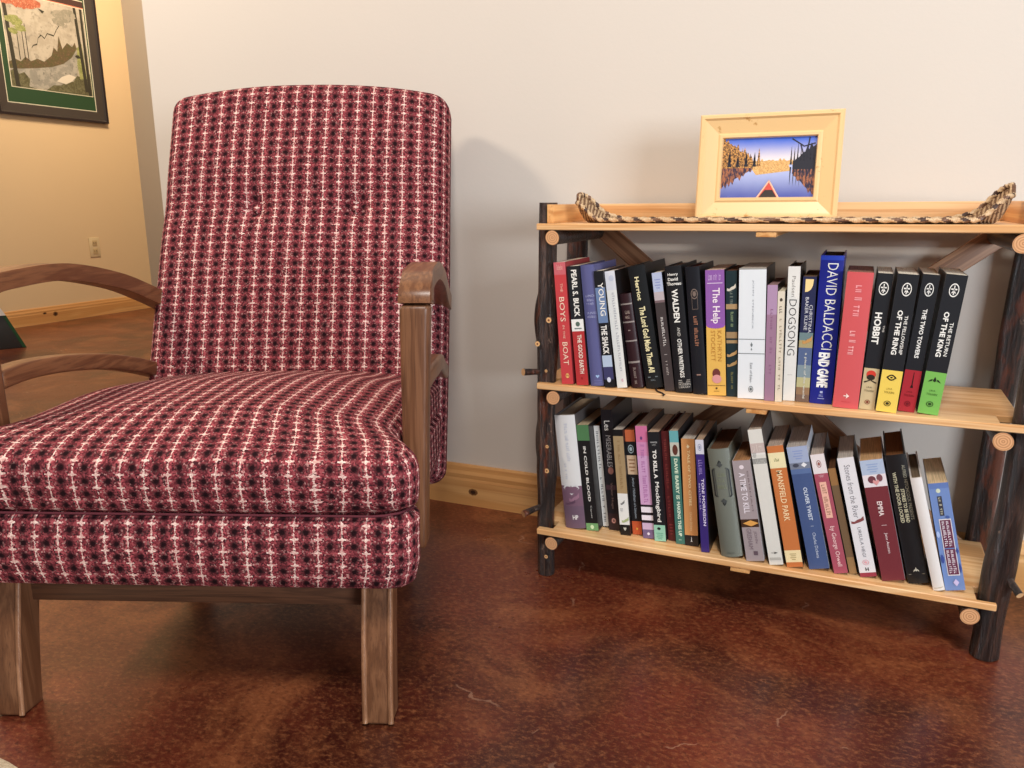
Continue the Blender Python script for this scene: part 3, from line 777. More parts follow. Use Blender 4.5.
# ------------------------------------------------------------------ books
def text_geo(s, bold=0.0):
    cu = bpy.data.curves.new('t', 'FONT'); cu.body = s; cu.size = 1; cu.resolution_u = 2; cu.offset = bold
    ob = bpy.data.objects.new('t', cu); COL.objects.link(ob)
    dg = bpy.context.evaluated_depsgraph_get(); me = ob.evaluated_get(dg).to_mesh()
    vs = [tuple(v.co[:2]) for v in me.vertices]; fs = [tuple(p.vertices) for p in me.polygons]
    ob.evaluated_get(dg).to_mesh_clear(); bpy.data.objects.remove(ob); bpy.data.curves.remove(cu)
    if not vs: return [], []
    x0 = min(v[0] for v in vs); x1 = max(v[0] for v in vs); y0 = min(v[1] for v in vs); y1 = max(v[1] for v in vs)
    return [((v[0]-x0)/(x1-x0), (v[1]-y0)/(y1-y0)) for v in vs], fs
def icon_geo(k):
    n = 28
    def ring(r0, r1, cx=.5, cy=.5):
        vs = [(cx+math.cos(2*PI*i/n)*r, cy+math.sin(2*PI*i/n)*r) for r in (r0, r1) for i in range(n)]
        return vs, [(i, (i+1) % n, n+(i+1) % n, n+i) for i in range(n)]
    def poly(p): return p, [tuple(range(len(p)))]
    G = []
    if k == 'ring': G = [ring(.5, .40), ring(.25, .0)]
    elif k == 'emblem': G = [ring(.5, .42), poly([(.45, .15), (.55, .15), (.55, .85), (.45, .85)]), poly([(.2, .62), (.8, .62), (.8, .52), (.2, .52)]), poly([(.28, .3), (.36, .26), (.6, .55), (.52, .6)]), poly([(.72, .3), (.64, .26), (.42, .5), (.5, .56)])]
    elif k == 'disc': G = [ring(.5, .0)]
    elif k == 'eye':
        up = [(i/12, .5+.5*math.sin(PI*i/12)) for i in range(13)]; lo_ = [(i/12, .5-.5*math.sin(PI*i/12)) for i in range(13)]
        vs = up+lo_; fs = []
        ui = [(.18+.64*i/12, .5+.30*math.sin(PI*i/12)) for i in range(13)]; li = [(.18+.64*i/12, .5-.30*math.sin(PI*i/12)) for i in range(13)]
        vs = up+ui+lo_+li
        fs = [(i, i+1, 13+i+1, 13+i) for i in range(12)]+[(26+i, 39+i, 39+i+1, 26+i+1) for i in range(12)]
        G = [(vs, fs), ring(.12, .0)]
    elif k == 'tower': G = [poly([(.2, 0), (.8, 0), (.72, .12), (.62, .18), (.56, 1), (.44, 1), (.38, .18), (.28, .12)])]
    elif k == 'mount': G = [poly([(0, .1), (.18, .5), (.34, .62), (.30, .3)]), poly([(1, .1), (.82, .5), (.66, .62), (.70, .3)]), poly([(.36, .35), (.44, .8), (.5, 1), (.56, .8), (.64, .35), (.5, .15)])]
    elif k == 'tree': G = [ring(.32, 0, .5, .66), poly([(.0, .12), (.42, .36), (.5, .30), (.08, .0)]), poly([(1, .12), (.58, .36), (.5, .30), (.92, .0)])]
    elif k == 'arrow': G = [poly([(0, .42), (.55, .42), (.55, .58), (0, .58)]), poly([(.4, .05), (1, .5), (.4, .95), (.55, .5)])]
    elif k == 'bar': G = [poly([(0, 0), (1, 0), (1, 1), (0, 1)])]
    elif k == 'frame': G = [([(0, 0), (1, 0), (1, 1), (0, 1), (.07, .03), (.93, .03), (.93, .97), (.07, .97)], [(0, 1, 5, 4), (1, 2, 6, 5), (2, 3, 7, 6), (3, 0, 4, 7)])]
    elif k == 'rhomb':
        o_ = [(.5, 0), (1, .22), (1, .78), (.5, 1), (0, .78), (0, .22)]; i_ = [(.5+(a-.5)*.86, .5+(b_-.5)*.93) for a, b_ in o_]
        G = [(o_+i_, [(i, (i+1) % 6, 6+(i+1) % 6, 6+i) for i in range(6)])]
    elif k == 'diamond': G = [poly([(.5, 0), (1, .5), (.5, 1), (0, .5)])]
    elif k == 'hexa': G = [poly([(.5, 0), (1, .22), (1, .78), (.5, 1), (0, .78), (0, .22)])]
    elif k == 'penguin': G = [ring(.5, .38), ring(.2, 0, .5, .62), ring(.24, 0, .5, .38)]
    elif k == 'wave': G = [poly([(0, .4), (.25, .3), (.5, .55), (.8, .7), (1, 1), (1, .45), (.75, .25), (.45, .1), (.2, 0), (0, .05)])]
    elif k == 'heart': G = [poly([(.5, 0), (1, .6), (.85, .95), (.5, .75), (.15, .95), (0, .6)])]
    elif k == 'lines': G = [poly([(a, b_), (c, b_), (c, b_+.1), (a, b_+.1)]) for a, b_, c in ((0, .85, 1), (.1, .57, .9), (0, .28, .95), (.2, 0, .8))]
    elif k == 'shoulder': G = [poly([(0, 0), (1, 0), (1, .35), (.93, .7), (.75, 1), (.25, 1), (.07, .7), (0, .35)])]
    elif k.startswith('scrib'):
        rr = random.Random(len(k)*7+int(k[5:] or 8)); nn_ = int(k[5:] or 8)
        for c in range(nn_):
            if nn_ > 5 and rr.random() < .16: continue
            a, b_ = (c+.12)/nn_, (c+.80)/nn_; th = (b_-a)*.34; q = rr.random(); hh = 1 if rr.random() < .3 else .8
            if q < .35: G += [poly([(a, 0), (a+th, 0), (a+th, hh), (a, hh)]), poly([(a+th, .0), (b_, .0), (b_, .2), (a+th, .2)])]
            elif q < .7: G += [poly([(a, 0), (a+th, 0), (a+th, hh), (a, hh)]), poly([(b_-th, 0), (b_, 0), (b_, hh), (b_-th, hh)])]
            else: G += [poly([(a, hh-.2), (b_, hh-.2), (b_, hh), (a, hh)]), poly([((a+b_-th)/2, 0), ((a+b_+th)/2, 0), ((a+b_+th)/2, hh-.2), ((a+b_-th)/2, hh-.2)])]
        if not G: G = [poly([(0, 0), (1, 0), (1, 1), (0, 1)])]
    elif k == 'quarter': G = [poly([(0, 0), (.35, .03), (.7, .2), (.92, .5), (1, 1), (0, 1)])]
    vs = []; fs = []
    for a, b_ in G:
        q = len(vs); vs += a; fs += [tuple(q+i for i in f) for f in b_]
    return vs, fs

def book(name, x, y_, zs, lean, w, h, d, base, bands=(), texts=(), pages=(196, 182, 160), hard=False, rnd=0.0, rough=.35, label='', group=None, edge=None, side=None):
    """x: centre of the spine foot; lean in degrees, + to the right"""
    a = math.radians(lean)
    lift = abs(math.sin(a))*w/2; h -= lift*.25
    def ds(c):
        g = .3*c[0]+.59*c[1]+.11*c[2]
        return tuple(int(round(q+(g-q)*.16)) for q in c)
    base = ds(base); side = ds(side) if side else None
    bands = [(b_[0], b_[1], ds(b_[2])) for b_ in bands]
    e = tag(empty(name, (x, y_, zs+lift+.0003), (0, a, 0)), label, 'book', group)
    t_ = .0022 if hard else .0006; ov = .0028 if hard else 0.0
    # U-shaped cover cross-section, spine bowed by rnd
    n = 8
    outer = [(-w/2+w*i/n, -rnd*(1-(2*i/n-1)**2)) for i in range(n+1)]
    inner = [(-(w/2-t_)+(w-2*t_)*i/n, t_-rnd*.8*(1-(2*i/n-1)**2)) for i in range(n+1)]
    segs = sorted(set([0.0, 1.0]+[b_[0] for b_ in bands]+[b_[1] for b_ in bands]))
    mats = [plain(base, rough), plain(side or (base if hard else (34, 31, 33)), rough)]; mb = MB()  # paperback sides default to near-black: shade between books put into the colour
    sec = [(-w/2, d)]+outer+[(w/2, d)]; sin_ = [(-w/2+t_, d)]+inner+[(w/2-t_, d)]
    m_ = len(sec)
    ring_ = sec+sin_[::-1]; R_ = len(ring_)
    lev = []; vs = []
    for f in segs:
        z = h*(1-f); vs += [(px_, py_, z) for px_, py_ in ring_]
    fs = []; ms = []
    for k in range(len(segs)-1):
        mid = (segs[k]+segs[k+1])/2; mi = 0; spine_only = False
        for b_ in bands:
            if b_[0] <= mid <= b_[1]:
                pm_ = plain(b_[2], rough)
                if pm_ not in mats: mats.append(pm_)
                mi = mats.index(pm_)
        for i in range(R_):
            j = (i+1) % R_
            # only the spine shows the printed colour
            sp_ = 1 <= i <= n
            fs.append((k*R_+i, k*R_+j, (k+1)*R_+j, (k+1)*R_+i)); ms.append(mi if sp_ else 1)
    for k, rev in ((0, False), (len(segs)-1, True)):
        for i in range(m_-1):
            q = (k*R_+i, k*R_+i+1, k*R_+R_-2-i, k*R_+R_-1-i)
            fs.append(q); ms.append(0 if 1 <= i <= n else 1)
    mb.add(vs, fs, ms)
    mb.build('cover', mats, e, smooth='auto')
    pg = MB(); pz = ov if hard else .0006
    pg.box(-w/2+t_+.0002, w/2-t_-.0002, t_+.0012+rnd*.0, d-(.004 if hard else .0012), pz, h-(ov if hard else .0004))
    pt = PAGES.get(tuple(pages))
    if pt is None:
        q = NT('book_pages_%d_%d_%d' % tuple(pages)); vv = q.coord('Object', (1, .02, .02)); nz_ = q.noise(vv, 900, 2)
        pt = q.out(q.mix(q.ss(nz_, .35, .65), tuple(min(.85, z_*1.35) for z_ in lin(pages)), tuple(z_*.95 for z_ in lin(pages))), .9, .1); PAGES[tuple(pages)] = pt
    pg.build('page_block', pt, e)
    if edge: # coloured head band line
        MB().box(-w/2+t_+.0004, w/2-t_-.0004, t_+.0002, t_+.0030, h-ov-.0010, h-ov+.0012).build('head_band', plain(edge), e)
    def sy(x_): return -rnd*(1-(2*x_/w)**2)-.00025
    for k, tx in enumerate(texts):
        s_, f0, f1, xc, wf, col = tx[:6]; mode = tx[6] if len(tx) > 6 else 'V'; bold = tx[7] if len(tx) > 7 else .0
        if s_.startswith('@'): vs, fs = icon_geo(s_[1:]); nm = 'spine_emblem'; mode = 'H' if (len(tx) < 7 and 'scrib' not in s_) else mode; nm = 'spine_lettering' if 'scrib' in s_ else nm
        else: vs, fs = text_geo(s_, bold); nm = 'spine_lettering'
        W_ = wf*w; H_ = (f1-f0)*h; zt = h*(1-f0); xx = xc*w
        off = -.00006*k-(0.0002 if rnd else 0)
        if mode == 'V': co = [(xx-W_/2+v[1]*W_, zt-v[0]*H_) for v in vs]
        else: co = [(xx-W_/2+v[0]*W_, zt-H_+v[1]*H_) for v in vs]
        mb = MB(); mb.add([(a_, sy(a_)+off, b_) for a_, b_ in co], fs)
        mb.build(nm, plain(col, .4), e)
    return e
PAGES = {}
R1, R2 = Z2+T, Z3+T
WH = (236, 234, 228); BK = (26, 27, 31); CR = (226, 208, 160); GD = (190, 160, 96); NV = (30, 36, 62)
G1, G2 = 'books on the middle shelf', 'books on the bottom shelf'
G1 = G2 = None
#BOOKS#
# it 13 0
GEO1 = [ (-0.4629, -4.6, 0.0214, 0.2156, 1.2965), (-0.4348, -5.7, 0.0220, 0.2096, 1.2970), (-0.4090, -6.2, 0.0237, 0.2121, 1.3022), (-0.3851, -7.0, 0.0171, 0.2031, 1.2977), (-0.3642, -7.8, 0.0176, 0.2031, 1.3032), (-0.3400, -9.3, 0.0201, 0.1646, 1.3135), (-0.3105, -10.7, 0.0291, 0.2133, 1.3180), (-0.2825, -8.5, 0.0166, 0.2026, 1.3101), (-0.2581, -7.4, 0.0276, 0.2137, 1.3078), (-0.2306, -6.2, 0.0228, 0.2131, 1.3080), (-0.2032, -3.8, 0.0302, 0.2081, 1.3073), (-0.1787, -3.5, 0.0174, 0.2076, 1.3117), (-0.1486, -2.4, 0.0416, 0.2126, 1.3066), (-0.1195, -1.9, 0.0153, 0.1873, 1.3051), (-0.1053, -2.1, 0.0107, 0.1780, 1.3044), (-0.0904, -1.5, 0.0180, 0.2161, 1.3180), (-0.0701, -0.6, 0.0200, 0.2009, 1.3180), (-0.0423, 0.1, 0.0334, 0.2341, 1.3174), (-0.0056, 1.4, 0.0368, 0.2109, 1.3013), (0.0247, 2.5, 0.0215, 0.2100, 1.3033), (0.0521, 3.3, 0.0284, 0.2101, 1.2965), (0.0803, 4.1, 0.0229, 0.2095, 1.3106), (0.1094, 4.9, 0.0280, 0.2105, 1.3051) ]
# it 3 0
GEO2 = [ (-0.4504, -6.5, 0.0393, 0.2183, 1.3144), (-0.4178, -6.6, 0.0233, 0.2030, 1.3154), (-0.3997, -6.6, 0.0110, 0.1972, 1.3416), (-0.3811, -5.3, 0.0209, 0.2311, 1.3340), (-0.3560, -5.7, 0.0187, 0.2002, 1.3197), (-0.3362, -6.0, 0.0176, 0.1993, 1.3302), (-0.3128, -5.8, 0.0210, 0.2109, 1.3216), (-0.2909, -5.7, 0.0204, 0.2035, 1.3178), (-0.2724, -5.9, 0.0132, 0.2039, 1.3295), (-0.2551, -5.7, 0.0156, 0.2091, 1.3204), (-0.2351, -4.5, 0.0231, 0.1971, 1.3200), (-0.2082, -5.6, 0.0139, 0.2032, 1.3031), (-0.1627, -10.0, 0.0360, 0.1923, 1.3019), (-0.1235, -10.9, 0.0288, 0.1781, 1.2965), (-0.0892, -12.1, 0.0222, 0.2361, 1.2965), (-0.0600, -12.5, 0.0256, 0.2107, 1.2987), (-0.0226, -13.7, 0.0312, 0.2120, 1.3053), (0.0109, -14.7, 0.0210, 0.2046, 1.3039), (0.0293, -14.9, 0.0113, 0.1817, 1.3120), (0.0520, -14.6, 0.0244, 0.2027, 1.3070), (0.0884, -14.3, 0.0335, 0.2033, 1.3055), (0.1244, -14.4, 0.0293, 0.2143, 1.3129), (0.1528, -15.5, 0.0163, 0.1857, 1.3022), (0.1758, -13.7, 0.0277, 0.1764, 1.3087) ]
G1, G2 = 'books on the middle shelf', 'books on the bottom shelf'
D1 = [
 dict(side=(170,50,56), b=(214,62,66), bands=[(0,.10,(214,96,106))], t=[('Daniel James Brown',.02,.075,0,.5,(240,190,180),'H'),('THE',.17,.24,.05,.2,(235,190,170)),('BOYS',.28,.48,.0,.44,(240,214,190)),('IN THE',.51,.62,.0,.18,(235,190,170)),('BOAT',.65,.84,.02,.44,(240,214,190)),('@penguin',.91,.95,.05,.30,(240,200,120))], L='bright red book with pale widely spaced lettering, leftmost on the middle shelf'),
 dict(b=(32,34,40), bands=[(.44,.54,(236,236,232)),(.54,1,(196,48,50))], t=[('PEARL S. BUCK',.03,.42,.04,.46,WH,'V',.03),('@disc',.46,.50,.02,.36,(90,110,100)),('@bar',.512,.522,.02,.6,(120,130,128)),('THE GOOD EARTH',.57,.90,.06,.36,(240,225,210),'V',.02),('@disc',.93,.95,.0,.16,(150,40,40))], L='black and red paperback with a white square label between bright red and violet-blue books'),
 dict(b=(92,94,150), bands=[], rnd=.002, hard=True, t=[('@scrib14',.24,.26,.05,.66,(180,184,220),'H'),('@scrib11',.275,.295,.05,.5,(180,184,220),'H'),('@scrib10',.305,.325,.05,.6,(180,184,220),'H'),('@scrib17',.38,.40,.05,.7,(180,184,220),'H'),('@scrib16',.41,.43,.05,.66,(180,184,220),'H'),('@heart',.905,.935,.1,.30,(160,190,230)),('@bar',.955,.958,.1,.6,(120,124,180)),('@bar',.975,.978,.1,.6,(120,124,180))], L='plain violet-blue hardcover third from the left on the middle shelf'),
 dict(b=(26,28,34), bands=[(.14,.44,(104,132,178)),(.72,.82,(176,196,224)),(.82,.93,(62,62,110))], t=[('YOUNG',.10,.38,.08,.56,WH,'V',.01),('THE SHACK',.46,.71,.0,.62,WH,'V',.03),('@disc',.91,.955,.0,.40,(210,216,236))], L='narrow black and pale blue paperback beside a thin white book, title lettering in white'),
 dict(b=(226,228,226), bands=[(.0,.16,(214,218,230))], t=[('@disc',.035,.085,.1,.5,(196,202,220)),('@scrib32',.18,.86,.1,.26,(176,178,184)),('@disc',.92,.95,.1,.2,(210,180,190))], L='thin plain white paperback between a black-and-blue book and a short maroon one', pages=(226,222,212)),
 dict(b=(52,26,32), bands=[(.10,.115,(150,136,130)),(.29,.305,(150,136,130)),(.49,.505,(150,136,130)),(.715,.735,(150,136,130))], rnd=.003, hard=True, t=[('@scrib7',.17,.21,0,.5,(170,150,140),'H'),('@scrib5',.225,.26,0,.4,(170,150,140),'H'),('@scrib9',.78,.96,0,.26,(150,134,128)),('@bar',.38,.39,0,.2,(150,130,124))], L='short dark maroon book with raised light bands on its spine', d=.105, pages=(120,84,56)),
 dict(b=(24,28,32), bands=[], hard=True, rnd=.002, t=[('Herriot',.09,.28,-.06,.26,(232,222,176),'V',.03),('The Lord God Made Them All',.33,.87,.0,.36,(232,222,176),'V',.03),('@bar',.905,.912,0,.6,(110,120,126)),('@scrib5',.925,.94,0,.3,(110,120,126),'H')], L='black jacketed hardcover with large cream lettering, its covers standing open at the top', d=.150, pages=(150,140,120)),
 dict(b=(66,56,58), bands=[(0,.16,(176,188,220)),(.16,.23,(186,172,178)),(.23,.25,(120,96,100))], t=[('@lines',.05,.13,0,.6,(140,150,196)),('@scrib12',.37,.62,.04,.3,(214,208,204)),('@bar',.685,.69,0,.3,(170,160,160)),('@scrib10',.74,.88,0,.24,(180,170,166))], L='narrow grey-brown paperback with a pale blue top, between two black books'),
 dict(b=(26,27,32), bands=[], hard=True, rnd=.002, t=[('Henry',.055,.08,-.02,.62,WH,'H',.02),('David',.09,.115,-.04,.6,WH,'H',.02),('Thoreau',.125,.15,0,.85,WH,'H',.02),('WALDEN',.18,.44,.0,.36,WH,'V',.03),('AND',.48,.55,.04,.18,(210,206,200)),('OTHER WRITINGS',.57,.88,.02,.26,WH,'V',.02),('@bar',.90,.905,.1,.7,(170,166,160)),('@bar',.915,.92,.1,.7,(170,166,160)),('MODERN',.925,.945,.1,.7,(190,186,180),'H'),('LIBRARY',.95,.965,.1,.7,(190,186,180),'H')], L='black hardcover with white author name stacked on three lines at the top of its spine', pages=(160,140,130)),
 dict(b=(24,26,34), bands=[], hard=True, rnd=.002, t=[('@ring',.17,.25,.05,.5,(120,104,96),'H'),('@frame',.19,.33,.05,.42,(110,96,88),'H'),('@scrib13',.38,.62,.02,.28,(170,116,92)),('@bar',.84,.85,0,.3,(150,120,110),'H')], L='black hardcover with a dim oval emblem and copper lettering beside the purple and yellow book', pages=(150,90,80)),
 dict(b=(232,178,74), bands=[(0,.435,(146,88,176))], t=[('@scrib20',.03,.08,0,.7,(210,180,226),'H'),('@bar',.10,.105,0,.8,(230,210,236)),('@disc',.415,.458,0,.96,(146,88,176)),('The Help',.14,.42,.0,.5,(240,226,236),'V',.015),('KATHRYN',.475,.72,.2,.22,(190,134,60)),('STOCKETT',.475,.72,-.14,.22,(190,134,60)),('@disc',.78,.86,0,.42,(110,54,52)),('@disc',.83,.90,.02,.5,(214,150,150)),('@bar',.915,.919,0,.95,(120,84,40)),('@diamond',.93,.95,0,.12,(60,40,30)),('@bar',.962,.966,0,.3,(150,110,50))], cap=(.40,.455,(146,88,176)), L='purple paperback with a yellow lower half and white lettering', pages=(206,182,160)),
 dict(b=(28,50,56), bands=[(.26,.30,(182,144,96)),(.48,.53,(170,134,90)),(.545,.57,(176,140,94))], t=[('@wave',.10,.16,.0,.8,(214,206,190),'H'),('@scrib8',.16,.26,0,.3,(130,140,130)),('@scrib9',.32,.44,.05,.28,(140,160,120)),('@wave',.62,.68,.0,.9,(190,150,100),'H'),('@wave',.70,.76,.0,.9,(176,140,92),'H'),('@scrib9',.80,.94,.0,.22,(130,126,80))], L='dark teal book with tan bands between the purple-yellow book and the thick white one', pages=(90,60,44)),
 dict(b=(222,228,234), bands=[(.0,.012,(150,146,140))], t=[('JOHN  STEINBECK',.09,.46,.02,.07,(140,146,156)),('@bar',.535,.540,0,.98,(120,126,128)),('@diamond',.56,.60,.0,.09,(110,118,122)),('@diamond',.605,.625,.0,.06,(110,118,122)),('@bar',.645,.650,0,.98,(120,126,128)),('East of Eden',.72,.87,0,.09,(110,116,122)),('@ring',.90,.95,0,.18,(100,108,112),'H')], L='thick white paperback with two thin grey lines across its spine', pages=(176,168,156)),
 dict(b=(158,116,146), bands=[(0,.25,(176,140,178))], t=[('@scrib20',.2,.8,.0,.25,(140,98,128))], L='thin mauve paperback leaning against the thick white book', pages=(150,120,120)),
 dict(b=(220,208,186), bands=[], t=[('@disc',.06,.09,0,.4,(70,62,54)),('@scrib3',.13,.20,0,.4,(90,80,70)),('@scrib21',.24,.90,.05,.34,(160,148,128))], L='thinnest cream book in the middle shelf row, next to the mauve one', pages=(214,200,176), d=.12),
 dict(side=(60,54,54), b=(230,228,222), bands=[], hard=True, t=[('Paulsen',.07,.22,.0,.3,(150,146,142)),('DOGSONG',.24,.655,.0,.62,(66,64,66),'V',-.01),('@bar',.80,.803,0,.4,(190,186,180))], L='white hardcover with tall thin dark capital letters', pages=(90,76,64)),
 dict(b=(38,44,84), bands=[(.44,.50,(110,136,140)),(.50,.56,(176,160,110)),(.56,.70,(84,104,150)),(.70,.80,(130,150,160)),(.80,.88,(190,184,130)),(.88,.94,(150,116,84)),(.94,1,(120,94,80))], t=[('@quarter',.02,.12,.0,.6,(244,214,150),'H'),('CHRISTINA',.22,.44,.22,.24,(214,214,220)),('BAKER KLINE',.16,.42,-.1,.24,(220,220,226)),('@wave',.46,.53,.1,.7,(200,150,90),'H'),('a piece of the world',.60,.97,.06,.22,(214,214,206),'V',.015)], L='navy paperback with a cream moon shape at the top and a field below', pages=(110,90,70)),
 dict(b=(24,34,148), bands=[(0,.03,(30,60,190))], hard=True, rnd=.002, t=[('DAVID BALDACCI',.05,.625,.06,.46,(226,226,222),'V',-.005),('END GAME',.645,.885,.0,.50,(240,240,238),'V',.05),('@bar',.91,.925,0,.12,(170,180,220)),('@scrib5',.93,.95,0,.2,(150,160,210),'H'),('@bar',.96,.965,0,.3,(150,160,210))], L='tallest book on the middle shelf, royal blue hardcover with white capitals', pages=(60,52,50), d=.155),
 dict(b=(222,82,86), bands=[], rnd=.0015, t=[('@scrib8',.09,.32,.02,.28,(236,160,164),'V',.02),('@scrib8',.42,.60,-.02,.26,(240,176,176)),('@arrow',.885,.93,.0,.22,(246,226,216),'H'),('@bar',.95,.953,0,.34,(190,60,64))], L='wide coral-red book beside the royal blue hardcover', pages=(140,104,92)),
 dict(b=(32,34,40), bands=[(.69,1,(206,182,134))], t=[('@emblem',.06,.155,.0,.62,WH,'H'),('THE',.37,.42,.36,.11,WH),('HOBBIT',.28,.51,-.08,.46,WH,'V',.03),('@disc',.705,.765,0,.62,(206,62,48),'H'),('@tree',.735,.80,0,.85,(50,40,34),'H'),('J.R.R.',.825,.84,0,.4,(80,70,54),'H'),('TOLKIEN',.85,.865,0,.6,(80,70,54),'H'),('@ring',.925,.96,0,.34,(130,60,44),'H')], L='black paperback with a tan foot and a red disc, narrowest of the four matching spines', S=1),
 dict(b=(32,34,40), bands=[(.69,1,(240,204,74))], t=[('@emblem',.06,.155,.02,.46,WH,'H'),('THE FELLOWSHIP',.29,.57,.22,.16,WH,'V',.01),('OF THE RING',.255,.575,-.10,.26,WH,'V',.03),('@eye',.72,.765,0,.5,(28,24,20),'H'),('J.R.R.',.82,.835,0,.3,(130,110,40),'H'),('TOLKIEN',.845,.86,0,.5,(130,110,40),'H'),('@ring',.915,.955,0,.34,(60,50,24),'H')], L='black paperback with a yellow foot bearing a black eye', S=1),
 dict(b=(32,34,40), bands=[(.69,1,(186,36,48))], t=[('@emblem',.06,.155,.0,.52,WH,'H'),('THE TWO TOWERS',.245,.60,.0,.26,WH,'V',.03),('@tower',.705,.82,.06,.28,(30,16,18),'H'),('J.R.R.',.845,.86,0,.36,(120,24,32),'H'),('TOLKIEN',.87,.885,0,.6,(120,24,32),'H'),('@ring',.92,.96,0,.36,(110,20,30),'H')], L='black paperback with a dark red foot bearing a black tower', S=1),
 dict(b=(32,34,40), bands=[(.69,1,(112,186,74))], t=[('@emblem',.06,.155,.0,.46,WH,'H'),('THE RETURN',.33,.57,.22,.17,WH,'V',.01),('OF THE KING',.26,.58,-.10,.26,WH,'V',.03),('@mount',.725,.77,0,.62,(26,40,24),'H'),('J.R.R.',.82,.835,0,.3,(50,90,36),'H'),('TOLKIEN',.845,.86,0,.5,(50,90,36),'H'),('@ring',.905,.945,0,.34,(40,70,30),'H')], L='black paperback with a bright green foot, rightmost on the middle shelf', S=1),
]
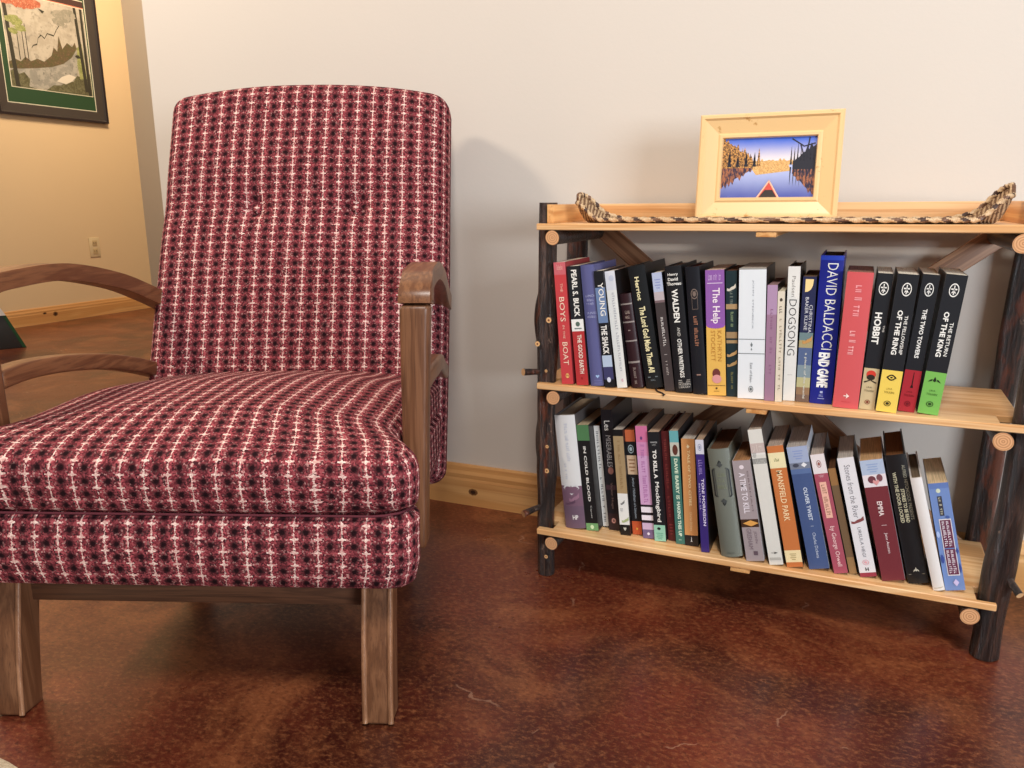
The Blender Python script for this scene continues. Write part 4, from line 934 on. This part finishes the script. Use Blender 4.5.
D2 = [
 dict(side=(90,84,82), b=(214,214,214), bands=[(.62,.80,(122,88,110)),(.80,1,(110,84,106))], rnd=.004, t=[('@heart',.60,.70,0,.8,(212,212,214),'H'),('@scrib22',.07,.40,.04,.16,(186,190,204)),('@scrib8',.42,.56,-.16,.12,(186,190,204)),('@wave',.68,.76,.1,.5,(150,112,132),'H'),('@wave',.74,.79,-.1,.5,(96,70,90),'H'),('HP',.88,.92,.08,.28,(230,226,226),'H',.03)], L='thick white and purple hardcover, leftmost on the bottom shelf', pages=(140,128,112), d=.15, hard=True),
 dict(b=(28,28,30), bands=[(0,.145,(76,128,78)),(.93,1,(112,170,104))], t=[('IN COLD BLOOD',.20,.72,.0,.22,(228,226,220),'V',.02),('Capote',.76,.88,.05,.16,(200,200,196)),('@disc',.945,.985,0,.30,(210,236,190))], L='black paperback with a green square at the top and bottom of its spine', pages=(176,160,132)),
 dict(b=(24,24,26), bands=[(0,.99,(212,212,210))], t=[('@scrib26',.05,.95,.0,.40,(120,120,124))], L='very thin book with a white spine set back between two black books', pages=(110,76,50), d=.12),
 dict(b=(30,28,34), bands=[(.62,.66,(70,44,52)),(.86,1,(52,34,38))], t=[('Les',.09,.17,.0,.5,(220,216,210),'V',.0),('MISERABLES',.21,.47,.02,.44,(190,188,190),'V',-.01),('@disc',.47,.53,.05,.5,(150,104,96)),('Victor Hugo',.60,.82,.0,.26,(130,106,100)),('@disc',.90,.94,0,.34,(216,160,150)),('@ring',.895,.945,0,.46,(120,80,76),'H')], L='tallest dark book near the left end of the bottom shelf, with silver lettering', pages=(130,112,94)),
 dict(b=(24,24,26), bands=[(.06,.60,(172,142,98)),(.60,.90,(228,228,224))], t=[('@scrib25',.10,.56,.0,.26,(146,116,76)),('@wave',.66,.71,-.05,.4,(120,120,120),'H'),('@lines',.74,.77,-.2,.3,(150,150,150)),('@wave',.82,.88,.1,.7,(168,180,130),'H'),('@heart',.92,.96,0,.3,(190,190,180),'H')], L='tan and white paperback with black ends, beside a black-and-orange spine', pages=(186,180,170)),
 dict(b=(26,26,30), bands=[(0,.11,(206,96,50)),(.24,.42,(212,176,140)),(.87,1,(212,84,40))], t=[('@ring',.14,.22,0,.6,(160,176,180),'H'),('@lines',.27,.39,0,.7,(150,110,80)),('Arthur Miller',.45,.63,.0,.26,(160,170,180)),('Death of a Salesman',.62,.84,.0,.24,(170,180,190)),('@diamond',.93,.955,0,.16,(246,200,80))], L='black paperback with orange top and bottom, left of the pink one', pages=(96,60,40)),
 dict(b=(214,160,206), bands=[(0,.14,(222,110,160)),(.14,.26,(218,136,186)),(.695,.715,(40,34,40)),(.715,.765,(236,226,238)),(.765,.79,(40,34,40)),(.79,.835,(236,226,238)),(.835,.86,(40,34,40)),(.86,.92,(206,176,210)),(.92,1,(118,96,140))], t=[('@disc',.09,.12,-.05,.2,(110,70,120)),('@scrib25',.16,.68,.0,.36,(176,110,166)),('@disc',.945,.97,.0,.24,(230,220,236))], L='pink paperback with black and white stripes low on its spine', pages=(170,150,132)),
 dict(b=(28,30,36), bands=[(.85,1,(142,206,178))], t=[('HARPER',.085,.10,0,.6,(200,200,200),'H'),('LEE',.11,.12,0,.3,(200,200,200),'H'),('TO KILL A',.16,.42,.0,.34,WH,'V',.04),('Mockingbird',.45,.82,.0,.44,WH,'V',.02),('@disc',.87,.895,-.05,.3,(30,40,40)),('@lines',.92,.98,0,.6,(110,170,146))], L='black paperback with white title lettering and a mint green foot', pages=(190,164,140)),
 dict(b=(98,30,32), bands=[], rnd=.001, t=[('@scrib23',.03,.78,.0,.36,(136,60,56)),('@lines',.84,.94,.05,.5,(140,60,60))], L='dark wine-red book between a mint-footed black paperback and a green one', pages=(84,30,28), hard=True, d=.15),
 dict(b=(58,118,106), bands=[(0,.10,(96,176,180)),(.10,.22,(196,196,180))], t=[('@disc',.12,.21,.05,.6,(96,54,44)),('DAVE BARRY IS',.24,.60,.05,.40,(210,226,200),'V',.04),('MAKING THIS UP',.62,.93,.05,.38,(220,236,214),'V',.04),('@bar',.96,.965,0,.3,(180,210,190))], L='thin green paperback with a sky blue top beside the light orange one', pages=(186,170,150)),
 dict(b=(218,146,80), bands=[(.90,1,(38,34,36))], t=[('A TALE OF TWO CITIES',.05,.62,.02,.20,(244,220,170),'V',.02),('Charles Dickens',.68,.86,.02,.18,(240,210,160)),('@tower',.915,.96,.0,.26,(220,220,220),'H'),('@disc',.06,.085,-.02,.18,(246,226,190))], L='light orange paperback with a black foot', pages=(196,188,178)),
 dict(b=(58,40,124), bands=[(0,.125,(206,206,220))], t=[('@ring',.035,.095,0,.44,(140,146,170),'H'),('@scrib7',.15,.31,.0,.5,(150,130,196),'V',.0),('TONI MORRISON',.34,.76,.14,.34,(226,216,240),'V',.02),('@scrib11',.38,.62,-.26,.18,(190,180,220))], L='thin deep purple paperback with a white top label', pages=(170,146,124)),
 dict(b=(110,114,104), bands=[], hard=True, rnd=.006, t=[('@hexa',.10,.52,0,.76,(88,92,86),'H'),('@rhomb',.10,.52,0,.82,(34,38,42),'H'),('@frame',.17,.44,0,.60,(74,78,76),'H'),('@scrib7',.21,.25,0,.44,(128,134,112),'H'),('@scrib6',.27,.30,0,.40,(128,134,112),'H'),('@scrib5',.32,.36,0,.44,(128,134,112),'H'),('@diamond',.12,.165,0,.3,(70,74,74)),('@diamond',.45,.50,0,.3,(70,74,74)),('@lines',.955,.97,0,.4,(90,92,84))], L='old grey-green clothbound book with a dark hexagon ornament on its spine', pages=(92,66,48), d=.14),
 dict(side=(206,200,202), b=(160,146,150), bands=[(.58,.66,(70,44,30))], t=[('@disc',.045,.085,-.02,.26,(226,214,220)),('A TIME TO KILL',.12,.52,-.06,.34,(226,218,226),'V',.02),('GRISHAM',.10,.50,.28,.08,(120,104,110)),('@diamond',.59,.65,.05,.9,(220,160,84),'H'),('JOHN',.70,.82,.22,.18,(120,104,112)),('GRISHAM',.67,.88,-.12,.26,(124,108,116)),('@bar',.90,.94,.1,.24,(96,80,90))], L='short grey-mauve paperback with a small dark fiery picture low on its spine', pages=(150,110,76), d=.12),
 dict(side=(90,84,80), b=(216,214,206), bands=[(.10,.17,(196,176,170)),(.17,.185,(224,222,216)),(.21,.25,(150,150,146))], t=[('@scrib8',.11,.16,.0,.7,(216,206,200),'H'),('@lines',.17,.20,-.3,.3,(110,110,110)),('@scrib7',.215,.245,.0,.8,(196,196,190),'H'),('@arrow',.90,.92,0,.5,(70,70,66),'H'),('@bar',.945,.965,0,.8,(180,178,172))], L='tall narrow white book with faint grey labels at the top, under the crosspiece', pages=(170,160,148)),
 dict(b=(208,112,52), bands=[(.055,.18,(236,222,170)),(.86,.96,(238,216,160))], t=[('@scrib6',.10,.125,.0,.36,(110,120,70),'H'),('MANSFIELD PARK',.20,.615,-.0,.36,(244,214,170),'V',.01),('@lines',.885,.94,0,.4,(170,150,100))], L='orange paperback with cream bands and large pale capitals', pages=(176,160,148)),
 dict(side=(196,202,214), b=(66,88,140), bands=[(0,.13,(158,172,206)),(.13,.18,(120,128,150)),(.18,.22,(86,112,166))], t=[('@lines',.03,.10,.0,.5,(136,150,196)),('@diamond',.13,.17,.2,.3,(226,226,230)),('@disc',.135,.165,-.2,.3,(70,74,90)),('OLIVER TWIST',.33,.60,.04,.20,(206,216,232),'V',.02),('@bar',.645,.648,.04,.16,(190,200,220)),('Charles Dickens',.70,.91,.06,.16,(196,206,226))], L='slate blue paperback with a pale blue top panel', pages=(180,174,168)),
 dict(b=(176,76,96), bands=[(0,.16,(226,216,218))], t=[('@ring',.05,.11,.0,.34,(150,90,80),'H'),('@lines',.17,.19,0,.4,(226,180,186)),('@bar',.23,.53,.0,.48,(232,180,160)),('@scrib13',.25,.51,.0,.30,(150,110,90)),('by George Orwell',.60,.94,.0,.42,(236,196,196),'V',.01)], L='dusty rose paperback with a white top square and a peach label', pages=(170,158,148)),
 dict(b=(122,92,62), bands=[(0,.16,(160,110,60)),(.84,1,(158,118,72))], t=[], L='thin plain brown book pushed in beside the white book with script lettering', pages=(90,60,40), d=.12),
 dict(b=(222,220,224), bands=[(.965,1,(160,50,70))], t=[('Stones from the River',.06,.50,.0,.36,(110,106,112),'V',-.008),('@wave',.49,.55,.0,.8,(130,70,70),'H'),('URSULA HEGI',.58,.83,.0,.20,(120,120,128)),('@ring',.855,.90,.0,.40,(226,170,176),'H'),('H',.92,.95,.0,.2,(60,50,50),'H',.03)], L='white paperback with grey script lettering and a thin red line at its foot', pages=(178,172,166)),
 dict(side=(214,206,212), b=(122,44,52), bands=[(0,.12,(170,186,214)),(.12,.22,(226,214,220))], t=[('@lines',.03,.10,.0,.5,(140,160,200)),('@disc',.13,.19,-.12,.34,(110,60,70)),('@disc',.12,.18,.22,.26,(120,76,84)),('@heart',.16,.21,.04,.3,(214,150,150)),('EMMA',.34,.46,.02,.22,(236,216,214),'V',.02),('@bar',.535,.538,.04,.24,(226,200,200)),('Jane Austen',.60,.77,.04,.16,(232,210,210))], L='wide maroon paperback with a pale blue and white top panel', pages=(186,150,110)),
 dict(b=(26,26,28), bands=[], hard=True, rnd=.002, t=[('ALFRED HITCHCOCK PRESENTS',.08,.50,.30,.16,(140,136,120),'V',.01),('STORIES TO BE READ',.26,.52,.06,.18,(196,190,160),'V',.02),('WITH THE DOOR LOCKED',.13,.52,-.20,.18,(200,194,164),'V',.02),('@mount',.87,.91,.0,.30,(200,196,180),'H'),('@bar',.925,.928,.0,.8,(150,146,130))], L='black hardcover with three columns of cream capitals, open pages brown at its top', pages=(112,76,48), d=.15),
 dict(b=(222,216,212), bands=[], hard=True, rnd=.002, t=[('@wave',.965,.98,.0,.8,(190,180,160),'H')], L='narrow blank white hardcover beside the blue patterned book', pages=(110,96,80), d=.14),
 dict(side=(170,170,170), b=(108,138,202), bands=[(.0,.05,(92,122,190))], t=[('@disc',.05,.09,-.05,.22,(206,214,190)),('@bar',.12,.30,-.04,.22,(60,60,70)),('@scrib8',.13,.29,-.04,.13,(200,196,170)),('@frame',.33,.86,.05,.60,(220,216,220),'H'),('@bar',.34,.60,.05,.52,(104,52,76)),('@scrib12',.35,.59,.15,.15,(236,228,236),'V'),('@scrib12',.35,.59,-.06,.15,(236,228,236),'V'),('@bar',.61,.85,.05,.52,(104,52,76)),('@scrib12',.62,.84,.15,.15,(236,228,236),'V'),('@scrib12',.62,.84,-.06,.15,(236,228,236),'V'),('@disc',.30,.33,.2,.2,(70,96,160)),('@diamond',.60,.66,.40,.16,(60,80,150)),('@diamond',.74,.84,.42,.14,(56,76,146)),('@disc',.44,.5,-.40,.16,(170,190,230)),('@disc',.66,.74,-.38,.16,(60,80,150)),('@diamond',.89,.96,.1,.3,(200,190,230))], L='blue patterned paperback with a framed white title, rightmost on the bottom shelf', pages=(196,174,140)),
]
for D, GEO, zs, grp in ((D1, GEO1, R1, G1), (D2, GEO2, R2, G2)):
    for dd, (x, lean, w, h, y_) in zip(D, GEO):
        hard = dd.get('hard', False)
        b = book('book', x, y_, zs, lean, w, h, dd.get('d', .134), dd['b'], dd['bands'], dd['t'], dd.get('pages', (222, 212, 196)), hard, dd.get('rnd', 0), dd.get('rough', .35), dd['L'], grp, side=dd.get('side', (104, 106, 110) if dd.get('S') else None))  # grey sides of the matching set: glossy reflection put into the colour
# black ribbon marker hanging over the middle shelf edge
pts = spline([(-.309, 1.317, R1+.0012), (-.302, 1.300, R1+.0015), (-.291, 1.2885, R1+.0018), (-.2870, 1.2855, R1-.0010)], 16)
tag(MB().tube(pts, lambda f: .0014+.0016*sst(f, .8, 1), 8).build('ribbon_marker', plain((34, 22, 22)), smooth=True), 'short dark cord lying over the front edge of the middle shelf under the black hardcover', 'ribbon')
# stuck label on the edge of the maroon paperback
#ENDBOOKS#
